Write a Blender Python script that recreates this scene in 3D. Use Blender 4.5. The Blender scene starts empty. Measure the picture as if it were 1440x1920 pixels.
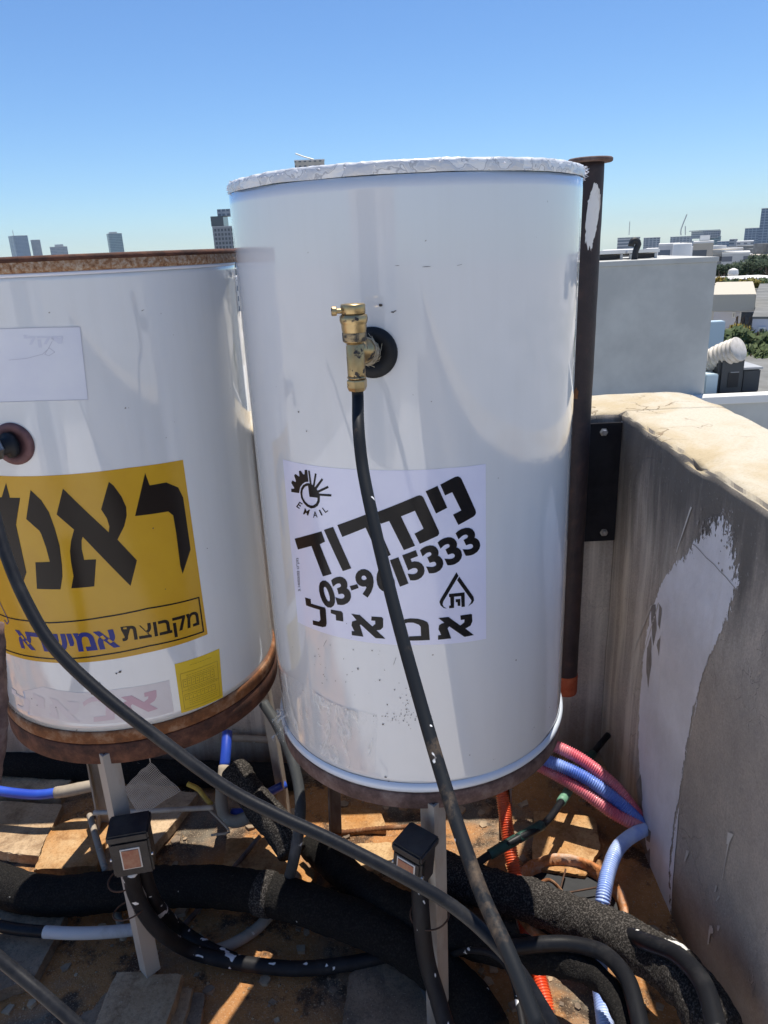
import bpy, bmesh, math, random
from mathutils import Vector, Matrix, noise as mnoise

random.seed(7)
sc = bpy.context.scene
COL = sc.collection
rad = math.radians

# ------------------------------------------------------------------ camera
EYE = 1.42                      # eye height over the roof floor (floor z = 0)
F = 1380.0                      # focal length in pixels of the 1440 x 1920 frame
CX, CY = 720.0, 960.0
_d = Vector((893 - CX, 4810 - CY, F)).normalized()     # nadir direction in camera axes (x right, y down, z ahead)
_up = -_d
_fw = Vector((0, 0, 1)); _Y = (_fw - _up * _fw.dot(_up)).normalized()
_X = _Y.cross(_up)
if _X.x < 0: _X = -_X
def w2(c): return Vector((_X.dot(c), _Y.dot(c), _up.dot(c)))
cam_d = bpy.data.cameras.new("camera"); cam = bpy.data.objects.new("camera", cam_d); COL.objects.link(cam)
cam_d.sensor_fit = 'VERTICAL'; cam_d.sensor_height = 24.0; cam_d.lens = F / 1920 * 24.0
cam_d.clip_start = 0.02; cam_d.clip_end = 20000
r_, u_, b_ = w2(Vector((1, 0, 0))), w2(Vector((0, -1, 0))), w2(Vector((0, 0, -1)))
cam.matrix_world = Matrix(((r_.x, u_.x, b_.x, 0), (r_.y, u_.y, b_.y, 0), (r_.z, u_.z, b_.z, EYE), (0, 0, 0, 1)))
sc.camera = cam

# ------------------------------------------------------------------ world, sun, exposure
SUN_EL, SUN_AZ = rad(75), rad(26)
w = bpy.data.worlds.new("World"); sc.world = w; w.use_nodes = True
nt = w.node_tree; nt.nodes.clear()
sky = nt.nodes.new('ShaderNodeTexSky'); sky.sky_type = 'NISHITA'; sky.sun_disc = False
sky.sun_elevation = SUN_EL; sky.sun_rotation = SUN_AZ
sky.altitude = 0; sky.air_density = 1.0; sky.dust_density = 0.0; sky.ozone_density = 4.0
bg = nt.nodes.new('ShaderNodeBackground'); bg.inputs[1].default_value = 0.089
ow = nt.nodes.new('ShaderNodeOutputWorld')
tint = nt.nodes.new('ShaderNodeMix'); tint.data_type = 'RGBA'; tint.blend_type = 'MULTIPLY'; tint.inputs[0].default_value = 1.0
tint.inputs[7].default_value = (.80, 1.01, 1.25, 1)
nt.links.new(sky.outputs[0], tint.inputs[6]); nt.links.new(tint.outputs[2], bg.inputs[0]); nt.links.new(bg.outputs[0], ow.inputs[0])
sd = bpy.data.lights.new("sun", 'SUN'); sd.energy = 5.0; sd.angle = rad(0.5); sd.color = (1.0, 0.93, 0.82)
sun = bpy.data.objects.new("sun", sd); COL.objects.link(sun)
SDIR = Vector((math.sin(SUN_AZ) * math.cos(SUN_EL), math.cos(SUN_AZ) * math.cos(SUN_EL), math.sin(SUN_EL)))
sun.rotation_euler = SDIR.to_track_quat('Z', 'Y').to_euler(); sun.location = SDIR * 30
sc.view_settings.view_transform = 'Standard'; sc.view_settings.look = 'None'
sc.view_settings.exposure = 0.35; sc.view_settings.gamma = 1.0
try: sc.view_settings.use_curve_mapping = False
except Exception: pass

# ------------------------------------------------------------------ measuring helpers
def ray(px, py): return w2(Vector((px - CX, py - CY, F)))
E0 = Vector((0, 0, EYE))
def PY(px, py, y): r = ray(px, py); return E0 + r * (y / r.y)            # point at forward distance y
def PZ(px, py, z): r = ray(px, py); return E0 + r * ((z - EYE) / r.z)    # point at height z
def PT(px, py, d): return PZ(px, py, d) if d < .5 else PC(px, py, d)         # third value: a height when small, else a depth
def PC(px, py, zc): return E0 + ray(px, py) * (zc / F)                   # point at camera depth zc

# ------------------------------------------------------------------ object helpers
def link(o, parent=None):
    COL.objects.link(o)
    if parent is not None: o.parent = parent
    return o
def tag(o, label=None, cat=None, group=None, kind=None):
    if label: o['label'] = label
    if cat: o['category'] = cat
    if group: o['group'] = group
    if kind: o['kind'] = kind
    return o
def thing(name, label, cat, group=None, loc=(0, 0, 0), rz=0.0):
    o = bpy.data.objects.new(name, None); o.empty_display_size = 0.05
    o.location = loc; o.rotation_euler = (0, 0, rz); link(o)
    return tag(o, label, cat, group)
def obj(name, bm, m, parent=None, smooth=False):
    me = bpy.data.meshes.new(name)
    bmesh.ops.recalc_face_normals(bm, faces=bm.faces[:])
    bm.to_mesh(me); bm.free()
    if m is not None: me.materials.append(m)
    if smooth:
        for p in me.polygons: p.use_smooth = True
    o = bpy.data.objects.new(name, me); link(o)
    if parent is not None:
        o.parent = parent
        o.matrix_parent_inverse = Matrix.LocRotScale(parent.location, parent.rotation_euler, None).inverted()
    return o

# shapes -----------------------------------------------------------
def add_box(bm, lo, hi, bevel=0.0, mat=None):
    vs = [bm.verts.new((x, y, z)) for x in (lo[0], hi[0]) for y in (lo[1], hi[1]) for z in (lo[2], hi[2])]
    idx = [(0, 1, 3, 2), (4, 6, 7, 5), (0, 4, 5, 1), (2, 3, 7, 6), (0, 2, 6, 4), (1, 5, 7, 3)]
    fs = [bm.faces.new([vs[i] for i in f]) for f in idx]
    if bevel > 0:
        es = list({e for f in fs for e in f.edges})
        r = bmesh.ops.bevel(bm, geom=es, offset=bevel, segments=2, affect='EDGES')
        vs = list({v for f in r['faces'] for v in f.verts} | {v for v in vs if v.is_valid})
    if mat is not None:
        bmesh.ops.transform(bm, matrix=mat, verts=[v for v in vs if v.is_valid])
    return vs
def box(lo, hi, bevel=0.0, mat=None):
    bm = bmesh.new(); add_box(bm, lo, hi, bevel, mat); return bm
def add_lathe(bm, prof, seg=48, mat=None, cap=True):
    rings = []
    for r, z in prof:
        rings.append([bm.verts.new((r * math.cos(2 * math.pi * i / seg), r * math.sin(2 * math.pi * i / seg), z)) for i in range(seg)])
    for a, b in zip(rings[:-1], rings[1:]):
        for i in range(seg):
            j = (i + 1) % seg
            bm.faces.new((a[i], a[j], b[j], b[i]))
    if cap:
        bm.faces.new(rings[0][::-1]); bm.faces.new(rings[-1])
    if mat is not None:
        bmesh.ops.transform(bm, matrix=mat, verts=[v for r in rings for v in r])
def lathe(prof, seg=48, mat=None, cap=True):
    bm = bmesh.new(); add_lathe(bm, prof, seg, mat, cap); return bm
def axis_mat(p, direction):
    return Matrix.Translation(p) @ Vector(direction).to_track_quat('Z', 'Y').to_matrix().to_4x4()
def catmull(pts, step):
    pts = [Vector(p) for p in pts]
    P = [pts[0] * 2 - pts[1]] + pts + [pts[-1] * 2 - pts[-2]]
    out = []; ts = []
    for i in range(1, len(P) - 2):
        n = max(2, int((P[i + 1] - P[i]).length / step))
        for k in range(n):
            t = k / n
            a, b, c, d = P[i - 1], P[i], P[i + 1], P[i + 2]
            out.append(0.5 * ((2 * b) + (c - a) * t + (2 * a - 5 * b + 4 * c - d) * t * t + (3 * b - a - 3 * c + d) * t ** 3))
            ts.append(i - 1 + t)
    out.append(pts[-1]); ts.append(len(pts) - 1)
    return out, ts
def add_tube(bm, pts, r, seg=14, step=0.012, corr=None, rough=0.0, rfreq=60.0, t0=None, t1=None, ecc=0.0):
    c, ts = catmull(pts, step)
    if t0 is not None:
        keep = [i for i, t in enumerate(ts) if t0 <= t <= t1]; c = [c[i] for i in keep]; ts = [ts[i] for i in keep]
    up = None; rings = []; s = 0.0
    for i, p in enumerate(c):
        tan = (c[min(i + 1, len(c) - 1)] - c[max(i - 1, 0)]).normalized()
        if up is None:
            up = tan.orthogonal().normalized()
        up = (up - tan * up.dot(tan)).normalized(); side = tan.cross(up)
        if i: s += (p - c[i - 1]).length
        if isinstance(r, (list, tuple)):
            k = min(int(ts[i]), len(r) - 2); rr = r[k] + (r[k + 1] - r[k]) * (ts[i] - k)
        else: rr = r
        if corr: rr += corr[0] * (0.5 - 0.5 * math.cos(2 * math.pi * s / corr[1])) - corr[0] * 0.5
        ring = []
        for k in range(seg):
            a = 2 * math.pi * k / seg
            d = up * math.cos(a) + side * math.sin(a)
            q = p + d * rr
            if rough: q = p + d * (rr + rough * (mnoise.noise(q * rfreq) + 0.5 * mnoise.noise(q * rfreq * 2.7) + 1.2 * mnoise.noise(q * rfreq * .25)))
            ring.append(bm.verts.new(q))
        rings.append(ring)
    for a, b in zip(rings[:-1], rings[1:]):
        for k in range(seg):
            j = (k + 1) % seg
            bm.faces.new((a[k], a[j], b[j], b[k]))
    bm.faces.new(rings[0][::-1]); bm.faces.new(rings[-1])
def tube(*a, **k):
    bm = bmesh.new(); add_tube(bm, *a, **k); return bm

# ------------------------------------------------------------------ material helpers
def newmat(name):
    m = bpy.data.materials.new(name); m.use_nodes = True
    t = m.node_tree; t.nodes.clear()
    o = t.nodes.new('ShaderNodeOutputMaterial'); b = t.nodes.new('ShaderNodeBsdfPrincipled')
    t.links.new(b.outputs[0], o.inputs[0])
    return m, t, b, o
def N(t, kind, **kw):
    n = t.nodes.new(kind)
    for k, v in kw.items():
        if k.startswith('i_'): n.inputs[k[2:].replace('_', ' ')].default_value = v
        else: setattr(n, k, v)
    return n
def coords(t, scale=(1, 1, 1)):
    tc = N(t, 'ShaderNodeTexCoord'); mp = N(t, 'ShaderNodeMapping'); mp.inputs['Scale'].default_value = scale
    t.links.new(tc.outputs['Object'], mp.inputs[0]); return mp.outputs[0]
def noise(t, scale, vec=None, detail=6, rough=0.6, dist=0.0):
    n = N(t, 'ShaderNodeTexNoise'); n.inputs['Scale'].default_value = scale; n.inputs['Detail'].default_value = detail
    n.inputs['Roughness'].default_value = rough; n.inputs['Distortion'].default_value = dist
    t.links.new(vec if vec is not None else coords(t), n.inputs['Vector']); return n.outputs['Fac']
def ramp(t, fac, stops, interp='LINEAR'):
    r = N(t, 'ShaderNodeValToRGB'); r.color_ramp.interpolation = interp
    el = r.color_ramp.elements
    while len(el) < len(stops): el.new(0.5)
    for e, (p, c) in zip(el, stops):
        e.position = p; e.color = (c, c, c, 1) if isinstance(c, (int, float)) else (*c, 1)
    t.links.new(fac, r.inputs[0]); return r.outputs[0]
def mix(t, fac, a, b, blend='MIX'):
    m = N(t, 'ShaderNodeMix', data_type='RGBA', blend_type=blend)
    if isinstance(fac, (int, float)): m.inputs[0].default_value = fac
    else: t.links.new(fac, m.inputs[0])
    for s, v in ((6, a), (7, b)):
        if isinstance(v, (tuple, list)): m.inputs[s].default_value = (*v, 1)
        else: t.links.new(v, m.inputs[s])
    return m.outputs[2]
def math_(t, op, a, b=0.0, c=None):
    m = N(t, 'ShaderNodeMath', operation=op)
    for s, v in ((0, a), (1, b), (2, c)):
        if v is None: continue
        if isinstance(v, (int, float)): m.inputs[s].default_value = v
        else: t.links.new(v, m.inputs[s])
    return m.outputs[0]
def bump(t, b, h, strength=0.3, dist=0.002):
    n = N(t, 'ShaderNodeBump'); n.inputs['Strength'].default_value = strength; n.inputs['Distance'].default_value = dist
    t.links.new(h, n.inputs['Height']); t.links.new(n.outputs[0], b.inputs['Normal'])
def setc(t, b, v, sock='Base Color'):
    if isinstance(v, (tuple, list)): b.inputs[sock].default_value = (*v, 1)
    elif isinstance(v, (int, float)): b.inputs[sock].default_value = v
    else: t.links.new(v, b.inputs[sock])

def pbr(name, c1, c2=None, scale=20.0, rough=0.5, metal=0.0, bmp=0.0, bscale=120.0, bdist=0.002, lo=.4, hi=.6, spec=0.5, coat=0.0, stretch=(1, 1, 1)):
    m, t, b, o = newmat(name)
    if c2 is None: setc(t, b, c1)
    else: setc(t, b, mix(t, ramp(t, noise(t, scale, coords(t, stretch)), [(lo, 0.0), (hi, 1.0)]), c1, c2))
    b.inputs['Roughness'].default_value = rough; b.inputs['Metallic'].default_value = metal
    b.inputs['Specular IOR Level'].default_value = spec; b.inputs['Coat Weight'].default_value = coat
    b.inputs['Coat Roughness'].default_value = 0.08
    if bmp: bump(t, b, noise(t, bscale), bmp, bdist)
    return m

M = {}
def enamel(name, col, dirt):
    m, t, b, o = newmat(name)
    v = coords(t)
    st = noise(t, 9, coords(t, (6, 6, .5)), 5)
    c = mix(t, ramp(t, st, [(.45, 0.0), (.8, dirt)]), col, (.5, .47, .42))
    sp = noise(t, 70, v, 2)
    c = mix(t, ramp(t, sp, [(.76, 0.0), (.79, .75)]), c, (.16, .13, .1))
    setc(t, b, c)
    b.inputs['Specular IOR Level'].default_value = .55
    setc(t, b, ramp(t, noise(t, 14, v), [(.3, .07), (.7, .12)]), 'Roughness')
    b.inputs['Coat Weight'].default_value = 1.0; b.inputs['Coat Roughness'].default_value = .035; b.inputs['Coat IOR'].default_value = 1.6
    bump(t, b, noise(t, 260, v, 2), .05, .0006)
    return m
M['enamel'] = enamel('white_enamel', (.705, .71, .715), .07)
M['enamel_old'] = enamel('aged_white_enamel', (.70, .705, .705), .10)
M['lip'] = pbr('blue_white_lip', (.70, .76, .84), rough=.22, coat=.4)
def rust_mat(name, dark, mid, light, sc1=30, thr=(.35, .5, .68), rough=.85, metal=.0):
    m, t, b, o = newmat(name)
    setc(t, b, ramp(t, noise(t, sc1, None, 8, .7), [(thr[0], dark), (thr[1], mid), (thr[2], light)]))
    b.inputs['Roughness'].default_value = rough; b.inputs['Metallic'].default_value = metal
    bump(t, b, noise(t, sc1 * 9, None, 5), .6, .0015)
    return m
M['rust_rim'] = rust_mat('rust_rim', (.13, .05, .024), (.33, .175, .085), (.50, .42, .33), 150, (.34, .47, .64))
M['rust_orange'] = rust_mat('rust_orange', (.06, .024, .012), (.19, .07, .021), (.42, .30, .20), 24, (.3, .5, .78))
M['rust_clay'] = rust_mat('orange_clay', (.14, .06, .03), (.52, .20, .06), (.56, .42, .32), 26, (.30, .46, .66))
M['rust_dark'] = rust_mat('rust_dark', (.032, .013, .009), (.08, .030, .017), (.16, .065, .036), 30)
M['rust_brown'] = rust_mat('rust_brown', (.07, .04, .035), (.13, .08, .07), (.22, .16, .14), 30)
M['post'] = rust_mat('rusty_post_paint', (.017, .011, .013), (.032, .019, .02), (.09, .04, .028), 22, (.35, .55, .8), .6)
M['post_red'] = rust_mat('red_lead_paint', (.22, .04, .02), (.36, .07, .025), (.45, .12, .05), 18)
M['white_splash'] = pbr('white_paint_splash', (.80, .77, .72), (.45, .36, .28), 60, .7, bmp=.5, bscale=90, lo=.55, hi=.75, stretch=(1, 1, .25))
M['bracket'] = pbr('black_bracket_steel', (.007, .007, .011), (.014, .014, .018), 20, .6, 0, spec=.2)
M['bolt'] = pbr('zinc_bolt', (.55, .55, .55), (.35, .34, .33), 80, .35, .9)
M['brass'] = None
def brass():
    m, t, b, o = newmat('brass')
    v = coords(t)
    c = mix(t, ramp(t, noise(t, 40, v), [(.35, 0.0), (.7, 1.0)]), (.50, .38, .20), (.32, .225, .11))
    k = ramp(t, noise(t, 95, v, 4), [(.6, 0.0), (.66, 1.0)])
    setc(t, b, mix(t, k, c, (.035, .03, .03)))
    setc(t, b, math_(t, 'MULTIPLY_ADD', k, -.7, .85), 'Metallic')
    setc(t, b, math_(t, 'MULTIPLY_ADD', k, .3, .36), 'Roughness')
    return m
M['brass'] = brass()
M['brass_dark'] = pbr('tarred_brass', (.05, .045, .04), (.42, .31, .17), 70, .5, .4, lo=.5, hi=.62)
M['hemp'] = pbr('hemp_thread', (.62, .55, .42), (.45, .38, .27), 200, .8)
M['rubber'] = pbr('black_rubber', (.008, .010, .014), (.014, .016, .02), 30, .55, spec=.3)
M['rubber_red'] = pbr('red_brown_rubber', (.17, .08, .08), (.12, .055, .055), 40, .7)
M['zinc'] = pbr('galvanised_steel', (.42, .43, .43), (.16, .16, .16), 60, .4, .7)
def hose_mat(name, base, specks=.70, scale=55, paint=(.78, .78, .78), wear=(.035, .035, .037), rough=.55, wl=.5, wh=.75):
    m, t, b, o = newmat(name)
    v = coords(t)
    c = mix(t, ramp(t, noise(t, 16, coords(t, (1, 1, .4)), 8, .7), [(wl, 0.0), (wh, 1.0)]), base, wear)
    s = ramp(t, noise(t, scale, v, 2, .5, .4), [(specks, 0.0), (specks + .015, 1.0)])
    setc(t, b, mix(t, s, c, paint))
    b.inputs['Roughness'].default_value = rough; b.inputs['Specular IOR Level'].default_value = .2
    bump(t, b, noise(t, 400, v, 3), .2, .0006)
    return m
M['hose'] = hose_mat('black_hose', (.010, .011, .014), .735, 38, rough=.42)
M['hose_worn'] = hose_mat('black_hose_worn', (.013, .015, .018), .74, 45, wear=(.11, .08, .055), wl=.55, wh=.66)
M['hose_spatter'] = hose_mat('hose_paint_spattered', (.016, .016, .018), .66, 34)
M['hose_grey'] = hose_mat('grey_hose', (.05, .055, .06), .68, 60, wear=(.12, .12, .12))
M['hose_halfwhite'] = hose_mat('hose_half_painted', (.02, .02, .022), .52, 16, paint=(.6, .6, .58))
M['white_pipe'] = hose_mat('white_painted_pipe', (.55, .55, .55), .75, 60, paint=(.08, .08, .08), wear=(.35, .34, .32))
M['dirty_pipe'] = hose_mat('dirty_beige_pipe', (.34, .29, .23), .7, 50, paint=(.5, .47, .4), wear=(.2, .16, .12), rough=.8)
def foam_mat(name, base, grey, whitep):
    m, t, b, o = newmat(name)
    v = coords(t)
    c = mix(t, ramp(t, noise(t, 260, v, 4, .7), [(.48, 0.0), (.66, 1.0)]), base, grey)
    c = mix(t, ramp(t, noise(t, 17, v, 4, .6, .6), [(whitep, 0.0), (whitep + .015, 1.0)]), c, (.75, .74, .72))
    setc(t, b, c); b.inputs['Roughness'].default_value = .95; b.inputs['Specular IOR Level'].default_value = .2
    bump(t, b, noise(t, 330, v, 4), .9, .004)
    return m
M['foam'] = foam_mat('black_foam', (.009, .0085, .0085), (.028, .026, .024), .69)
M['foam_grey'] = foam_mat('weathered_foam', (.02, .018, .017), (.13, .12, .11), .70)
def conduit(name, c1, c2):
    m = pbr(name, c1, c2, 14, .38, coat=.2); return m
M['pink'] = conduit('pink_conduit', (.62, .11, .16), (.66, .24, .27))
M['blue'] = conduit('blue_conduit', (.08, .16, .55), (.22, .33, .70))
M['blue_pale'] = conduit('pale_blue_conduit', (.26, .38, .76), (.50, .60, .84))
M['orange'] = conduit('orange_conduit', (.70, .06, .015), (.78, .13, .04))
M['blue_pipe'] = conduit('blue_water_pipe', (.02, .06, .42), (.03, .09, .5))
M['green'] = pbr('green_tape', (.018, .075, .055), (.012, .045, .038), 60, .5)
M['green_light'] = pbr('pale_green_conduit', (.17, .36, .24), (.13, .28, .19), 60, .5)
M['yellow_plastic'] = pbr('yellow_plastic', (.55, .36, .04), (.35, .25, .06), 50, .6)
M['leg'] = pbr('leg_grey_paint', (.40, .37, .33), (.24, .18, .13), 14, .6, .1, .3, 150, lo=.5, hi=.72, stretch=(1, 1, .3))
M['leg_brown'] = pbr('leg_brown_paint', (.22, .17, .14), (.10, .06, .045), 16, .7, .1, .3, 150, stretch=(1, 1, .3))
M['box'] = pbr('black_box_plastic', (.014, .015, .018), (.028, .028, .03), 50, .5, bmp=.25, bscale=220)
M['box_label'] = pbr('faded_red_label', (.28, .10, .06), (.35, .18, .11), 60, .45)
M['box_label_edge'] = pbr('silver_label_edge', (.6, .58, .55), rough=.4)
M['wire'] = pbr('rusty_wire', (.06, .035, .025), (.1, .05, .03), 60, .7, .3)
def stone_mat(name, a, b2, dirt):
    m, t, b, o = newmat(name); v = coords(t)
    c = mix(t, ramp(t, noise(t, 6, v, 6), [(.38, 0.0), (.62, 1.0)]), a, b2)
    c = mix(t, ramp(t, noise(t, 19, v, 9, .72, .4), [(.50, 0.0), (.66, .75)]), c, dirt)
    c = mix(t, ramp(t, noise(t, 150, v, 6, .75), [(.34, .55), (.52, 0.0)]), c, tuple(x * .45 for x in b2))
    c = mix(t, ramp(t, noise(t, 240, v, 3), [(.66, 0.0), (.72, .6)]), c, (.66, .58, .46))
    setc(t, b, c); b.inputs['Roughness'].default_value = .9; b.inputs['Specular IOR Level'].default_value = .25
    bump(t, b, noise(t, 75, v, 9, .75), .75, .005)
    return m
M['stone'] = stone_mat('beige_floor_slab', (.54, .40, .26), (.40, .27, .155), (.17, .10, .055))
M['stone_orange'] = stone_mat('sand_stained_slab', (.54, .37, .20), (.42, .20, .065), (.22, .10, .035))
M['stone_grey'] = stone_mat('grey_floor_slab', (.38, .28, .19), (.22, .16, .11), (.08, .06, .045))
M['net'] = pbr('plastic_net', (.45, .43, .40), rough=.5)
M['yellow_st'] = pbr('yellow_sticker', (.62, .35, .02), (.57, .31, .018), 6, .2, spec=.4)
M['yellow_st2'] = pbr('small_yellow_sticker', (.72, .50, .02), (.68, .46, .02), 10, .4)
def wrinkle(m, sc, st):
    t = m.node_tree; b = next(n for n in t.nodes if n.type == 'BSDF_PRINCIPLED'); bump(t, b, noise(t, sc, coords(t, (1, 1, .35)), 3), st, .003)
M['ink'] = pbr('black_print', (.008, .008, .010), rough=.2, spec=.22)
M['ink_brown'] = pbr('brown_black_print', (.015, .010, .008), rough=.25, spec=.22)
M['ink_blue'] = pbr('blue_print', (.012, .022, .20), rough=.3, spec=.3)
M['ink_pale'] = pbr('faded_print', (.50, .49, .55), rough=.5)
M['ink_dim'] = pbr('dim_print', (.30, .18, .02), rough=.5)
M['fade1'] = pbr('faded_pink_print', (.58, .38, .43), rough=.5)
M['fade2'] = pbr('more_faded_pink_print', (.66, .53, .55), rough=.5)
M['fade3'] = pbr('nearly_gone_print', (.70, .64, .64), rough=.5)
M['sticker'] = pbr('white_sticker', (.76, .76, .90), (.72, .72, .87), 8, .18, coat=.5)
M['paper'] = pbr('white_label', (.74, .74, .78), (.70, .70, .76), 10, .4)
wrinkle(M['sticker'], 22, .12); wrinkle(M['yellow_st'], 14, .10)
M['paper_old'] = pbr('old_white_label', (.74, .70, .69), (.68, .63, .62), 9, .4)
M['dirt'] = pbr('dirt_specks', (.06, .045, .035), rough=.8)
def cap_mat():
    m, t, b, o = newmat('white_sealing_tape')
    v = coords(t, (1, 1, 1.6))
    n = noise(t, 38, v, 3, .45, .4)
    band = ramp(t, n, [(.46, 0.0), (.485, 1.0), (.51, 0.0)])
    c = mix(t, band, (.78, .79, .80), (.40, .41, .44))
    c = mix(t, ramp(t, n, [(.505, 0.0), (.53, .7)]), c, (.54, .56, .60))
    setc(t, b, c); b.inputs['Roughness'].default_value = .3
    bump(t, b, n, .8, .006)
    return m
M['cap'] = cap_mat()
def film_mat():
    m, t, b, o = newmat('clear_film')
    b.inputs['Base Color'].default_value = (.9, .88, .84, 1); b.inputs['Roughness'].default_value = .15
    tr = N(t, 'ShaderNodeBsdfTransparent'); mx = N(t, 'ShaderNodeMixShader')
    f = ramp(t, noise(t, 20, coords(t, (1.6, 1, .5)), 4, .5, .5), [(.40, .06), (.52, .16), (.58, .62), (.64, .14)])
    t.links.new(f, mx.inputs[0]); t.links.new(tr.outputs[0], mx.inputs[1]); t.links.new(b.outputs[0], mx.inputs[2])
    t.links.new(mx.outputs[0], o.inputs[0])
    bump(t, b, noise(t, 26, coords(t, (1.6, 1, .5)), 3, .5, .6), .6, .005)
    return m
M['film'] = film_mat()

# roof floor: concrete, dark dirt and orange sand
def floor_mat():
    m, t, b, o = newmat('roof_floor')
    v = coords(t)
    c = mix(t, ramp(t, noise(t, 5, v, 8, .65), [(.42, 0.0), (.6, 1.0)]), (.20, .17, .13), (.08, .06, .042))
    sand = mix(t, noise(t, 60, v), (.30, .12, .032), (.54, .27, .10))
    c = mix(t, ramp(t, noise(t, 2.6, v, 6, .6, .5), [(.40, 0.0), (.52, 1.0)]), c, sand)
    c = mix(t, ramp(t, noise(t, 9, v, 7, .7), [(.52, 0.0), (.60, .85)]), c, (.035, .024, .017))
    c = mix(t, ramp(t, noise(t, 300, v, 3), [(.58, 0.0), (.68, .7)]), c, (.55, .42, .28))
    sep = N(t, 'ShaderNodeSeparateXYZ'); t.links.new(v, sep.inputs[0])
    nw = math_(t, 'MULTIPLY_ADD', noise(t, 3, v), .5, sep.outputs[1])
    c = mix(t, ramp(t, nw, [(.62, 0.0), (.80, 1.0)]), (.72, .70, .67), c)   # unseen floor further back made white to bounce light onto the tanks
    setc(t, b, c); b.inputs['Roughness'].default_value = .9
    bump(t, b, noise(t, 140, v, 6, .7), .8, .006)
    return m
M['floor'] = floor_mat()
def wall_mat():
    m, t, b, o = newmat('weathered_render')
    v = coords(t); g = N(t, 'ShaderNodeNewGeometry'); sep = N(t, 'ShaderNodeSeparateXYZ'); t.links.new(g.outputs['Position'], sep.inputs[0])
    sn = N(t, 'ShaderNodeSeparateXYZ'); t.links.new(g.outputs['True Normal'], sn.inputs[0])
    z = sep.outputs[2]
    base = mix(t, ramp(t, noise(t, 3.0, v, 7, .65), [(.35, 0.0), (.65, 1.0)]), (.60, .52, .44), (.43, .38, .33))
    base = mix(t, ramp(t, noise(t, 22, v, 8, .75), [(.45, 0.0), (.75, .5)]), base, (.28, .25, .23))
    base = mix(t, ramp(t, noise(t, 170, v, 8, .8), [(.40, .45), (.60, 0.0)]), base, (.24, .215, .20))
    # run-off streaks
    st = noise(t, 1.0, coords(t, (26, 26, .9)), 5, .6)
    near = ramp(t, math_(t, 'SUBTRACT', sep.outputs[1], 1.0), [(.28, 0.0), (.52, 1.0)])
    sm = ramp(t, st, [(.46, 0.0), (.62, .75)]); near = math_(t, 'MULTIPLY', near, sm)
    base = mix(t, near, base, (.72, .66, .57))
    # black mould below the coping, hanging down in tongues
    mz = math_(t, 'MULTIPLY_ADD', noise(t, 1.0, coords(t, (9, 9, 1.4)), 6, .65), .72, z)
    base = mix(t, ramp(t, math_(t, 'SUBTRACT', mz, .58), [(.52, 0.0), (.72, .88)]), base, (.125, .115, .105))
    base = mix(t, ramp(t, noise(t, 120, v, 4, .7), [(.62, 0.0), (.7, .35)]), base, (.6, .56, .5))
    # darker brown towards the foot
    base = mix(t, ramp(t, math_(t, 'MULTIPLY_ADD', noise(t, 7, v), .25, z), [(.10, .9), (.32, 0.0)]), base, (.16, .10, .06))
    # coping top: cream limewash with cracks and bare patches
    top = mix(t, ramp(t, noise(t, 3.2, v, 7, .62, .8), [(.42, 0.0), (.58, 1.0)]), (.56, .51, .41), (.49, .40, .26))
    crk = N(t, 'ShaderNodeTexVoronoi', feature='DISTANCE_TO_EDGE'); crk.inputs['Scale'].default_value = 7.0
    wv = N(t, 'ShaderNodeVectorMath', operation='ADD')
    nn = N(t, 'ShaderNodeTexNoise'); nn.inputs['Scale'].default_value = 6; nn.inputs['Detail'].default_value = 6
    t.links.new(v, nn.inputs['Vector']); t.links.new(v, wv.inputs[0])
    sv = N(t, 'ShaderNodeVectorMath', operation='SCALE'); sv.inputs['Scale'].default_value = .35
    t.links.new(nn.outputs['Color'], sv.inputs[0]); t.links.new(sv.outputs[0], wv.inputs[1]); t.links.new(wv.outputs[0], crk.inputs['Vector'])
    cf = math_(t, 'MULTIPLY', ramp(t, crk.outputs['Distance'], [(0.0, 1.0), (.02, 0.0)]), ramp(t, noise(t, 4, v), [(.5, 0.0), (.6, 1.0)]))
    top = mix(t, cf, top, (.22, .15, .09))
    top = mix(t, ramp(t, noise(t, 38, coords(t, (1, 3, 1)), 8, .7), [(.62, 0.0), (.72, .4)]), top, (.36, .28, .18))
    top = mix(t, ramp(t, noise(t, 130, coords(t, (1, 2.2, 1)), 8, .8), [(.36, .55), (.50, 0.0)]), top, (.36, .29, .18))
    up = ramp(t, sn.outputs[2], [(.55, 0.0), (.8, 1.0)])
    setc(t, b, mix(t, up, base, top)); b.inputs['Roughness'].default_value = .92; b.inputs['Specular IOR Level'].default_value = .25
    h = math_(t, 'ADD', noise(t, 90, v, 10, .78), math_(t, 'MULTIPLY', cf, -1.2))
    bump(t, b, h, .6, .005)
    return m
M['wall'] = wall_mat()
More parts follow.
